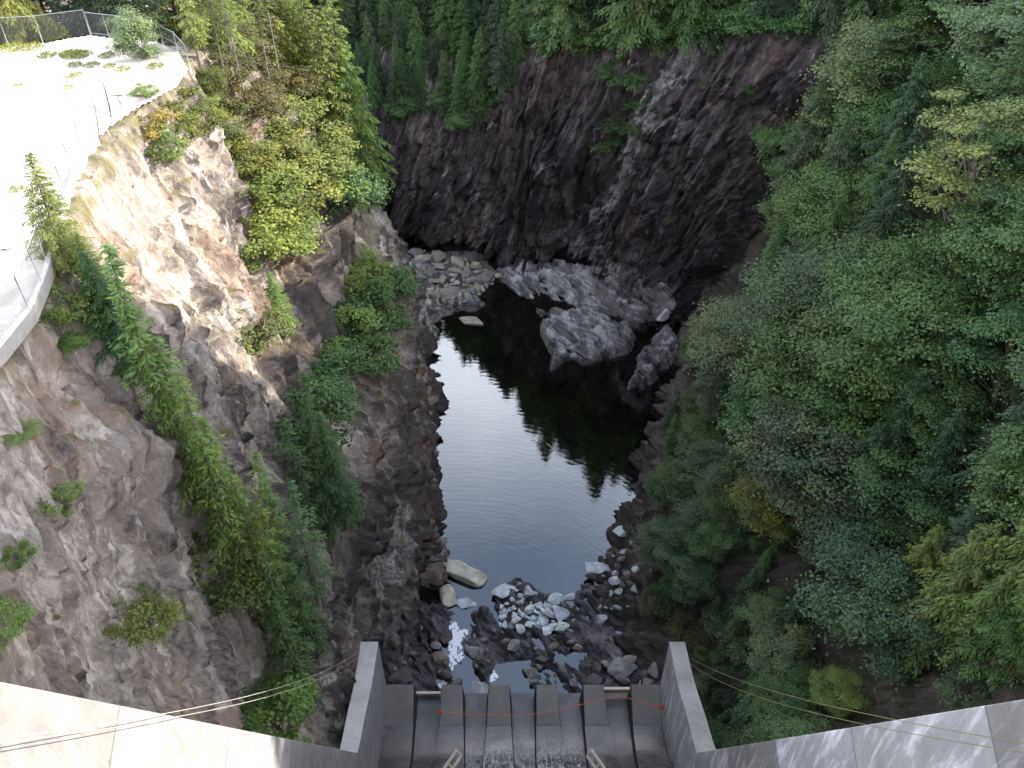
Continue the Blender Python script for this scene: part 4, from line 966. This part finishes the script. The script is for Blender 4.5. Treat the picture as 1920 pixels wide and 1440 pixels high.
def wallstrip(pts, w, z0, z1):
    vs = []
    for i, p in enumerate(pts):
        t = (pts[min(i + 1, len(pts) - 1)] - pts[max(i - 1, 0)]).to_2d().normalized(); n = Vector((-t.y, t.x)) * w / 2
        vs += [(p.x - n.x, p.y - n.y, z0), (p.x - n.x, p.y - n.y, z1), (p.x + n.x, p.y + n.y, z1), (p.x + n.x, p.y + n.y, z0)]
    n = len(pts)
    mb.add(vs, [(j * 4 + i, j * 4 + (i + 1) % 4, (j + 1) * 4 + (i + 1) % 4, (j + 1) * 4 + i) for j in range(n - 1) for i in range(4)] + [(3, 2, 1, 0), (n * 4 - 4, n * 4 - 3, n * 4 - 2, n * 4 - 1)])
wallstrip(cur, 0.32, 49.7, 50.62)
tag(mb.build('concrete_curb', M_CURB, None, bevel=0.03), 'low pale concrete curb along the cliff edge of the gravel yard', 'curb')
def mesh_panel(a, b, h, z0=0.08, step=0.085, w=0.006):
    """woven wire between two posts; a, b at ground, lean-free"""
    mb = MB(); a = Vector(a); b = Vector(b); L = (b - a); l = L.length; u = L / l; up = Vector((0, 0, 1)); n = u.cross(up).normalized()
    def strip(p, q):
        d = (q - p).normalized(); s = d.cross(n) * w
        i = len(mb.v); mb.v += [tuple(p - s), tuple(p + s), tuple(q + s), tuple(q - s)]; mb.f.append((i, i + 1, i + 2, i + 3))
    k = -h
    while k < l:
        x0, x1 = max(0, k), min(l, k + h)
        if x1 - x0 > 0.05:
            strip(a + u * x0 + up * (z0 + x0 - k), a + u * x1 + up * (z0 + x1 - k))
            strip(a + u * x0 + up * (z0 + h - (x0 - k)), a + u * x1 + up * (z0 + h - (x1 - k)))
        k += step * 1.414
    return mb
def fence(pts, h, label, spacing=3.0, rails=(1.0,), zoff=0.0):
    root = tag(empty('chain_link_fence', pts[0]), label, 'fence')
    inv = Matrix.Translation(-Vector(pts[0]))
    P = [Vector(pts[0])]
    for a, b in zip(pts[:-1], pts[1:]):
        n = max(1, round((Vector(b) - Vector(a)).length / spacing))
        P += [Vector(a).lerp(Vector(b), (i + 1) / n) for i in range(n)]
    for i, p in enumerate(P):
        mb = MB(); mb.tube([p - Vector((0, 0, 0.5)), p + Vector((0, 0, h + 0.06))], 0.036, 8)
        o = mb.build('post', M_STEEL, root, True); o.matrix_parent_inverse = inv
    for r in rails:
        mb = MB(); mb.tube([p + Vector((0, 0, h * r)) for p in P], 0.026, 6); o = mb.build('rail', M_STEEL, root, True); o.matrix_parent_inverse = inv
    for a, b in zip(P[:-1], P[1:]):
        o = mesh_panel(a, b, h - 0.1).build('wire_mesh', M_WIRE, root); o.matrix_parent_inverse = inv
    return root
fence([p + Vector((0, 0, 0.45)) for p in (EDGE[1], EDGE[2], EDGE[3], EDGE[4], EDGE[5], EDGE[6], EDGE[7], EDGE[8])], 2.0, 'grey chain link fence on the curb at the left picture edge')
f2 = fence([at_z(172, 258, 50.7), at_z(201, 246, 50.7)], 2.3, 'short leaning grey chain link panel at the end of the curb', 1.0, (1.0, 0.52, 0.02))
f2.rotation_euler = (R(-6), R(-14), 0)
fence([at_z(357, 128, 50.3), at_z(335, 103, 50.3), at_z(308, 88, 50.3)], 1.9, 'grey chain link fence with a midrail at the cliff corner right of the round bush', 2.4, (1.0, 0.5))
fence([at_z(236, 73, 50.3), at_z(205, 70, 50.3), at_z(172, 66, 50.3)], 2.0, 'grey chain link gate section just left of the round bush', 2.6, (1.0, 0.1))
fence([at_z(170, 66, 50.4), at_z(80, 78, 50.4), at_z(15, 82, 50.4), at_z(-120, 92, 50.4)], 2.2, 'long chain link fence along the back of the gravel yard', 3.4)
LT = 'small tuft of grass growing in the pale gravel yard'
for px, py, s in [(88, 104, 1.2), (140, 103, 1.6), (155, 104, 1.3), (200, 105, 1.0), (140, 122, 0.9), (172, 123, 1.0), (205, 125, 0.8), (143, 140, 0.8), (132, 145, 0.6), (130, 163, 0.7), (34, 160, 0.6), (30, 355, 0.8), (128, 102, 1.2), (60, 90, 1.5), (20, 92, 1.6), (230, 130, 1.0), (290, 125, 1.1)]:
    p = hit(px, py, TREE_Y)
    if p is None: continue
    o = link('grass_tuft', TUFT); o.location = p; o.scale = (s, s, s); o.rotation_euler[2] = random.uniform(0, 6); o.color = jit((0.16, 0.18, 0.05)); tag(o, LT, 'grass tuft', 'grass tufts in the gravel yard')
def snag(base, top, label, rad=0.09):
    p = hit(*base, TREE_L, TREE_Y); q = at_y(top[0], top[1], p.y); root = tag(empty('dead_sapling', p), label, 'dead tree')
    h = (q - p).length; mb = MB(); d = (q - p)
    P = [Vector((0, 0, -0.2))] + [d * t + Vector((0.12 * math.sin(6 * t), 0.1 * math.cos(5 * t), 0)) * t for t in (0.25, 0.5, 0.75, 1)]
    mb.tube(P, [rad, rad * 0.85, rad * 0.65, rad * 0.45, rad * 0.15], 6); mb.build('trunk', M_BARK, root, True)
    mb = MB()
    for i in range(26):
        t = random.uniform(0.2, 0.98); o = d * t; a = random.uniform(0, 6.28); l = h * random.uniform(0.08, 0.22) * (1.1 - t * 0.7)
        e = o + Vector((math.cos(a) * l, math.sin(a) * l, l * random.uniform(-0.1, 0.5)))
        mb.tube([o, (o + e) / 2 + Vector((0, 0, -0.04)), e], [rad * 0.25, rad * 0.15, rad * 0.06], 3, False)
    mb.build('twigs', M_BARK, root)
snag((208, 220), (192, 135), 'bare dead sapling beside the leaning fence panel')
snag((186, 268), (178, 178), 'thin dead sapling in front of the leaning fence panel', 0.05)
snag((228, 205), (216, 160), 'pale leafless sapling at the edge of the gravel', 0.04)

# ------------------------------------------------------------------ boulders
k = NT('boulder_stone'); co = k.n('ShaderNodeTexCoord').outputs['Object']; oi = k.n('ShaderNodeObjectInfo')
vv = k.n('ShaderNodeVectorMath', {0: co, 1: oi.outputs['Location']}, operation='ADD').outputs[0]
n1 = k.noise(vv, 1.1, 5, 0.65); n2 = k.noise(vv, 5.0, 5, 0.75)
c = k.mix(1.0, oi.outputs['Color'], k.ramp(n1, [(0.3, (0.55, 0.53, 0.52)), (0.5, (1, 1, 1)), (0.7, (1.45, 1.45, 1.42))]), 'MULTIPLY')
c = k.mix(0.6, c, k.ramp(n2, [(0.3, (0.6, 0.6, 0.6)), (0.65, (1.25, 1.25, 1.25))]), 'MULTIPLY')
M_STONE = k.fin(k.bsdf(c, 0.75, 0.3, k.n('ShaderNodeBump', {'Strength': 0.7, 'Distance': 0.12, 'Height': n2}).outputs[0]))
def boulder_mesh(seed, sx=1, sy=0.8, sz=0.6, cuts=9, sub=4):
    g2 = np.random.default_rng(seed); bm = bmesh.new(); bmesh.ops.create_icosphere(bm, subdivisions=sub, radius=1.0)
    V = np.array([v.co[:] for v in bm.verts]); F = np.array([[v.index for v in f.verts] for f in bm.faces]); bm.free()
    for _ in range(cuts):
        n = g2.normal(0, 1, 3); n /= np.linalg.norm(n); d = g2.uniform(0.34, 0.74)
        o = V @ n - d; V = V - np.where(o > 0, o, 0)[:, None] * n * 0.96
    V = V * np.array([sx, sy, sz]) / np.abs(V).max(0)
    V = V + unit(V) * (0.03 * fbm(V * 3 + seed, seed, 4)[:, None])
    return mesh_np('boulder', V, F, (M_STONE,))
import bmesh
BM = [boulder_mesh(400 + i, 1, random.uniform(0.65, 0.95), random.uniform(0.5, 0.8), 10 + i % 4) for i in range(10)]
BMS = [boulder_mesh(440 + i, 1, random.uniform(0.65, 0.95), random.uniform(0.45, 0.8), 9, 3) for i in range(10)]
def boulder(p, s, col, label, group=None, var=None, stretch=(1, 1, 1), rz=None, sink=0.3, name='boulder', tilt=0.25):
    ms = BM if s > 0.7 else BMS
    o = link(name, ms[(random.randrange(10) if var is None else var) % 10]); o.location = (p[0], p[1], p[2] - s * sink + s * 0.5)
    o.scale = (s * stretch[0], s * stretch[1], s * stretch[2]); o.rotation_euler = (random.uniform(-tilt, tilt), random.uniform(-tilt, tilt), random.uniform(0, 6.28) if rz is None else rz)
    o.color = jit(col, 0.07); return tag(o, label, 'boulder', group)
C_OL = (0.21, 0.20, 0.155); C_GR = (0.15, 0.145, 0.145); C_PALE = (0.40, 0.43, 0.44); C_DK = (0.085, 0.077, 0.072); C_BR = (0.15, 0.135, 0.12); C_YEL = (0.46, 0.42, 0.33)
def ground(px, py): return hit(px, py, TREE_B, TREE_L, TREE_F, TREE_R)
for px, py, s, col, st, rz, lab in [
 (868, 1080, 2.1, C_YEL, (1.3, 0.8, 0.8), -0.35, 'big pale yellowish block at the pool edge under the left cliff'),
 (842, 1062, 0.85, C_YEL, (1, 0.9, 0.8), 0.3, 'smaller pale block touching the big yellowish one'),
 (840, 1122, 1.7, C_YEL, (0.8, 1.3, 0.8), -0.5, 'cracked pale yellowish block nearest the left bank'),
 (875, 1135, 1.0, C_PALE, (1.2, 1, 0.4), 0.2, 'flat whitish stone in shallow water beside the cracked block'),
 (884, 606, 1.5, (0.34, 0.31, 0.27), (1.3, 0.8, 0.6), -0.2, 'lone boulder standing in the far end of the pool'),
 (1244, 594, 1.3, (0.36, 0.33, 0.32), (1.1, 0.9, 1.0), 0.4, 'pale boulder alone in the narrow channel at the far right'),
 (1125, 1072, 1.7, C_PALE, (0.8, 1.3, 0.55), 0.5, 'large pale grey slab on the right bank rock'),
 (1155, 1090, 0.8, C_PALE, (1, 0.8, 0.7), 0.1, 'pale stone right of the large pale slab'),
 (950, 1112, 1.3, C_PALE, (1.2, 1, 0.35), 0.5, 'flat white stone in the middle of the shallow water'),
 (1072, 1122, 0.9, C_PALE, (1.5, 0.7, 0.35), 0.1, 'flat pale stone at the right of the shallow water'),
 (1083, 1215, 0.7, (0.36, 0.27, 0.22), (0.8, 0.9, 1.2), 0.2, 'upright pinkish stone right of the rubble bar'),
 (898, 1298, 1.1, (0.30, 0.28, 0.27), (0.9, 1.3, 0.7), 0.1, 'pale grey block wedged at the mouth of a chute slot'),
 (848, 553, 1.9, (0.17, 0.15, 0.145), (1.5, 0.8, 0.8), 0.5, 'largest dark block at the front of the far boulder beach'),
 (905, 525, 2.2, (0.13, 0.115, 0.12), (0.9, 1.2, 0.9), 0.2, 'dark purple block at the right end of the far boulder beach'),
 (878, 556, 0.9, C_OL, (0.7, 1.5, 0.6), 0.5, 'slanting pale block leaning at the front of the far boulder beach'),
 (1165, 1000, 1.2, C_PALE, (1, 0.8, 0.6), 0.6, 'pale broken stone on the right bank above the slab'),
 (760, 1275, 1.4, C_DK, (1.2, 1, 0.8), 0.6, 'large dark block below the left end wall'),
 (1170, 1260, 1.5, (0.20, 0.20, 0.205), (1, 1.1, 0.8), 0.6, 'grey mottled boulder below the right-hand teeth'),
]:
    p = ground(px, py)
    if p is not None and p.z < -0.15: p = at_z(px, py, -0.1)
    if p is not None: boulder(p, s, col, lab, None, None, st, rz, 0.35, tilt=0.15)
gb = np.random.default_rng(21)
def scatter(n, poly_px, lo, hi, cols, label, group, minz=-0.9, pw=2.2):
    P = np.array(poly_px, float); got = []; tries = 0
    while len(got) < n and tries < n * 40:
        tries += 1
        px = gb.uniform(P[:, 0].min(), P[:, 0].max()); py = gb.uniform(P[:, 1].min(), P[:, 1].max())
        if poly_sd(np.array([px]), np.array([py]), P)[0] < 0: continue
        p = ground(px, py)
        if p is None or p.z < minz or p.z > 4: continue
        s = lo + (hi - lo) * gb.random() ** pw
        if any((p - a).length < (s + b) * 0.5 for a, b in got): continue
        got.append((p, s)); boulder(p, s, cols[gb.integers(0, len(cols))], label, group, None, (1, gb.uniform(0.8, 1.1), gb.uniform(0.7, 1.1)), None, 0.3)
scatter(105, [(742, 478), (800, 472), (880, 490), (935, 520), (915, 545), (885, 560), (850, 575), (800, 590), (770, 560)], 0.4, 1.5, [C_OL, C_OL, (0.26, 0.25, 0.20), C_GR, (0.30, 0.29, 0.25)], 'olive-grey boulder among many on the beach at the far end of the pool', 'boulders of the far beach')
scatter(52, [(925, 1150), (960, 1120), (1000, 1108), (1040, 1125), (1068, 1150), (1060, 1190), (1000, 1180), (940, 1180)], 0.3, 1.15, [(0.48, 0.51, 0.53), (0.56, 0.59, 0.61), (0.40, 0.43, 0.44)], 'whitish broken stone on the outer face of the rubble bar', 'whitish stones of the rubble bar')
scatter(85, [(850, 1200), (920, 1180), (1000, 1185), (1070, 1195), (1100, 1240), (1230, 1230), (1230, 1285), (730, 1285), (740, 1180), (790, 1150)], 0.3, 1.3, [C_DK, C_BR, C_BR, C_DK, (0.20, 0.185, 0.17)], 'dark brown stone in the rubble below the spillway teeth', 'dark stones of the rubble bar')
scatter(32, [(1100, 1060), (1140, 1020), (1190, 1000), (1200, 1080), (1180, 1140), (1110, 1180), (1095, 1120)], 0.25, 0.8, [C_PALE, C_GR, C_DK, (0.30, 0.31, 0.32)], 'broken grey stone lying on the right bank rock', 'broken stones on the right bank')

# ------------------------------------------------------------------ foam, cables, rope, timber
k = NT('white_foam'); M_FOAM = k.fin(k.bsdf((0.75, 0.78, 0.82), 0.6, 0.3))
mbV = []; mbF = []
for pts, wd in [([(846, 1172), (852, 1190), (850, 1205), (856, 1220)], 0.35), ([(866, 1186), (858, 1198), (852, 1208)], 0.22), ([(856, 1224), (846, 1236), (838, 1246)], 0.45), ([(898, 1250), (905, 1258)], 0.2), ([(920, 1262), (924, 1272)], 0.2), ([(832, 1282), (830, 1290)], 0.2)]:
    W = [at_z(*p, 0.0) for p in pts]
    for a, b in zip(W[:-1], W[1:]):
        for i in range(26):
            t = gb.random(); c = a.lerp(b, t) + Vector((gb.normal(0, wd), gb.normal(0, wd), 0.02 + 0.02 * gb.random())); r = gb.uniform(0.06, 0.26); n = 7; b0 = len(mbV)
            rr = [r * gb.uniform(0.5, 1.3) for _ in range(n)]
            mbV.append(c + Vector((0, 0, 0.05)))
            mbV += [c + Vector((math.cos(6.283 * q_ / n) * rr[q_], math.sin(6.283 * q_ / n) * rr[q_] * 1.4, 0)) for q_ in range(n)]
            mbF += [(b0, b0 + 1 + q_, b0 + 1 + (q_ + 1) % n) for q_ in range(n)]
fo = link('foam', mesh_np('foam', np.array([v[:] for v in mbV]), np.array(mbF), (M_FOAM,), True)); tag(fo, 'white foam streaking down the shallow outflow', 'foam', kind='stuff')
k = NT('steel_cable'); M_CABLE = k.fin(k.bsdf((0.36, 0.34, 0.30), 0.6, 0.4))
k = NT('olive_cable'); M_CABLE2 = k.fin(k.bsdf((0.16, 0.15, 0.07), 0.6, 0.4))
def cable(a, b, sag, rad, mat, name, label, cat='cable', n=28):
    a = Vector(a); b = Vector(b); P = [a.lerp(b, i / n) - Vector((0, 0, sag * 4 * (i / n) * (1 - i / n))) for i in range(n + 1)]
    mb = MB(); mb.tube(P, rad, 6); return tag(mb.build(name, mat, None, True), label, cat)
def off(px, py, t): return CAM + ray(px, py) * t
cable((-12.8, 40.6, 13.2), off(-60, 1395, 17.5), 1.6, 0.012, M_CABLE, 'cable', 'upper pale cable strung from the left end wall across the cliff')
cable((-12.8, 40.2, 13.0), off(-60, 1402, 17.5), 1.69, 0.012, M_CABLE, 'cable', 'lower pale cable of the pair strung from the left end wall')
cable((14.9, 39.9, 13.2), off(1990, 1405, 20.5), 1.2, 0.014, M_CABLE2, 'cable', 'upper thin olive cable strung from the right end wall')
cable((14.9, 39.3, 13.1), off(1990, 1422, 20.5), 1.5, 0.014, M_CABLE2, 'cable', 'lower thin olive cable strung from the right end wall')
k = NT('orange_rope'); M_ORANGE = k.fin(k.bsdf((0.55, 0.10, 0.035), 0.6, 0.3))
rp = []
for px, py, y in [(824, 1336, 38.7), (850, 1337, 38.7), (880, 1340, 38.6), (920, 1341, 38.55), (965, 1341, 38.55), (1010, 1338, 38.6), (1045, 1331, 38.9), (1085, 1322, 39.3), (1130, 1312, 39.8), (1165, 1305, 40.0), (1190, 1313, 39.8), (1222, 1322, 39.3), (1241, 1327, 38.9)]:
    p = at_y(px, py, y); rp.append(p)
rope = tag(empty('orange_rope', rp[0]), 'orange rope slung low across the spillway teeth', 'rope'); inv = Matrix.Translation(-rp[0])
mb = MB(); mb.tube(rp, 0.028, 5); o = mb.build('line', M_ORANGE, rope, True); o.matrix_parent_inverse = inv
for p in (rp[0], rp[-1]):
    mb = MB()
    for i in range(10):
        a = [i * 0.628, (i + 1) * 0.628]; mb.tube([p + Vector((0.20 * math.cos(x), 0.05, 0.20 * math.sin(x))) for x in a], 0.075, 6)
    o = mb.build('float', M_ORANGE, rope, True); o.matrix_parent_inverse = inv
k = NT('pale_timber'); co = k.n('ShaderNodeTexCoord').outputs['Object']
M_WOOD = k.fin(k.bsdf(k.mix(k.noise(k.n('ShaderNodeMapping', {'Vector': co, 'Scale': (1, 6, 6)}).outputs[0], 3, 4), (0.40, 0.31, 0.23), (0.62, 0.54, 0.45)), 0.8, 0.2))
def ladder(a, b, wdt, label):
    a = Vector(a); b = Vector(b); root = tag(empty('timber_ladder', a), label, 'ladder'); inv = Matrix.Translation(-a)
    d = (b - a); l = d.length; x = d.normalized(); nrm = Vector((0, -0.9, 0.42)).normalized(); y = nrm.cross(x).normalized(); z = x.cross(y)
    M = Matrix((x, y, z)).transposed()
    for s in (-1, 1):
        mb = MB(); mb.box((a + b) / 2 + y * wdt / 2 * s, (l, 0.20, 0.16), M); o = mb.build('side_rail', M_WOOD, root, bevel=0.01); o.matrix_parent_inverse = inv
    n = int(l / 0.95)
    for i in range(n + 1):
        c = a + d * (0.02 + 0.96 * i / n); mb = MB(); mb.box(c + z * 0.01, (0.16, wdt - 0.20, 0.12), M); o = mb.build('rung', M_WOOD, root, bevel=0.01); o.matrix_parent_inverse = inv
ladder(at_y(826, 1462, 32.2), at_y(861, 1411, 34.6), 0.70, 'pale timber ladder leaning on the chute floor at the left')
ladder(at_y(1140, 1462, 32.2), at_y(1104, 1411, 34.6), 0.70, 'pale timber ladder leaning on the chute floor at the right')
for px0, px1, py, s in [(781, 823, 1300, 'left'), (1135, 1178, 1292, 'right')]:
    a = at_y(px0, py, 41.75); b = at_y(px1, py, 41.75); mb = MB()
    mb.box((a + b) / 2 - Vector((0, 0, 0.3)), ((b - a).length + 0.25, 0.14, 0.75)); mb.box((a + b) / 2 + Vector((0, 0, 0.1)), ((b - a).length + 0.3, 0.26, 0.1))
    tag(mb.build('stop_board', M_WOOD, None, bevel=0.01), 'timber board closing the end of the chute slot at the ' + s, 'board')
LD = 'bleached driftwood stick caught among the stones'
for px, py, l, a in [(808, 1277, 1.2, 0.6), (1225, 1245, 1.1, -1.2), (1200, 1278, 0.8, 1.4), (860, 1292, 0.9, 1.3), (873, 680, 1.6, 0.1), (1030, 836, 1.2, -0.9)]:
    p = at_z(px, py, 0.35) if py > 1000 else at_z(px, py, 0.03)
    mb = MB(); d = Vector((math.cos(a), math.sin(a), 0.05)) * l / 2; mb.tube([p - d, p + Vector((0.03, 0.05, 0.02)), p + d], [0.05, 0.045, 0.02], 6)
    tag(mb.build('driftwood_stick', M_WOOD, None, True), LD if py > 1000 else 'small stick floating on the dark pool', 'driftwood', 'driftwood sticks')
# ------------------------------------------------------------------ light
SUN_EL = R(28); SUN_AZ = R(12)          # sun low over the right-hand ridge
sun_dir = Vector((math.cos(SUN_EL) * math.cos(SUN_AZ), math.cos(SUN_EL) * math.sin(SUN_AZ), math.sin(SUN_EL)))
sl = bpy.data.lights.new('sun', 'SUN'); sl.energy = 4.3; sl.angle = R(0.5); sl.color = (1.0, 0.93, 0.80)
so = bpy.data.objects.new('sun', sl); COL.objects.link(so); so.rotation_euler = sun_dir.to_track_quat('Z', 'Y').to_euler(); so.location = (60, 0, 150)
w = bpy.data.worlds.new('World'); scene.world = w; w.use_nodes = True
nt = w.node_tree; nt.nodes.clear()
out = nt.nodes.new('ShaderNodeOutputWorld'); bg = nt.nodes.new('ShaderNodeBackground'); bg.inputs[1].default_value = 0.15
sky = nt.nodes.new('ShaderNodeTexSky'); sky.sky_type = 'NISHITA'; sky.sun_disc = False
sky.sun_elevation = SUN_EL; sky.sun_rotation = R(90) - SUN_AZ
tc = nt.nodes.new('ShaderNodeTexCoord'); nz_ = nt.nodes.new('ShaderNodeTexNoise'); nz_.inputs['Scale'].default_value = 1.6; nz_.inputs['Detail'].default_value = 6
mr = nt.nodes.new('ShaderNodeMapRange'); mr.inputs[1].default_value = 0.40; mr.inputs[2].default_value = 0.62; mr.inputs[3].default_value = 0.45; mr.inputs[4].default_value = 0.95
mx = nt.nodes.new('ShaderNodeMix'); mx.data_type = 'RGBA'; mx.inputs[7].default_value = (14.0, 14.0, 14.6, 1)
L = nt.links.new
L(tc.outputs['Generated'], nz_.inputs['Vector']); L(nz_.outputs[0], mr.inputs[0]); 
sz = nt.nodes.new('ShaderNodeSeparateXYZ'); mz = nt.nodes.new('ShaderNodeMapRange'); mz.inputs[1].default_value = 0.67; mz.inputs[2].default_value = 0.80; mz.inputs[3].default_value = 1.0; mz.inputs[4].default_value = 0.18
mm_ = nt.nodes.new('ShaderNodeMath'); mm_.operation = 'MULTIPLY'
L(tc.outputs['Generated'], sz.inputs[0]); L(sz.outputs[2], mz.inputs[0]); L(mr.outputs[0], mm_.inputs[0]); L(mz.outputs[0], mm_.inputs[1]); L(mm_.outputs[0], mx.inputs[0]); L(sky.outputs[0], mx.inputs[6]); L(mx.outputs[2], bg.inputs[0]); L(bg.outputs[0], out.inputs[0])
vs = scene.view_settings; vs.view_transform = 'Standard'; vs.look = 'None'; vs.gamma = 1; vs.use_curve_mapping = False; vs.exposure = 1.75
scene.cycles.max_bounces = 5; scene.cycles.diffuse_bounces = 3; scene.cycles.glossy_bounces = 2; scene.cycles.transmission_bounces = 2; scene.cycles.transparent_max_bounces = 6
scene.cycles.use_denoising = True; scene.cycles.sample_clamp_indirect = 4.0
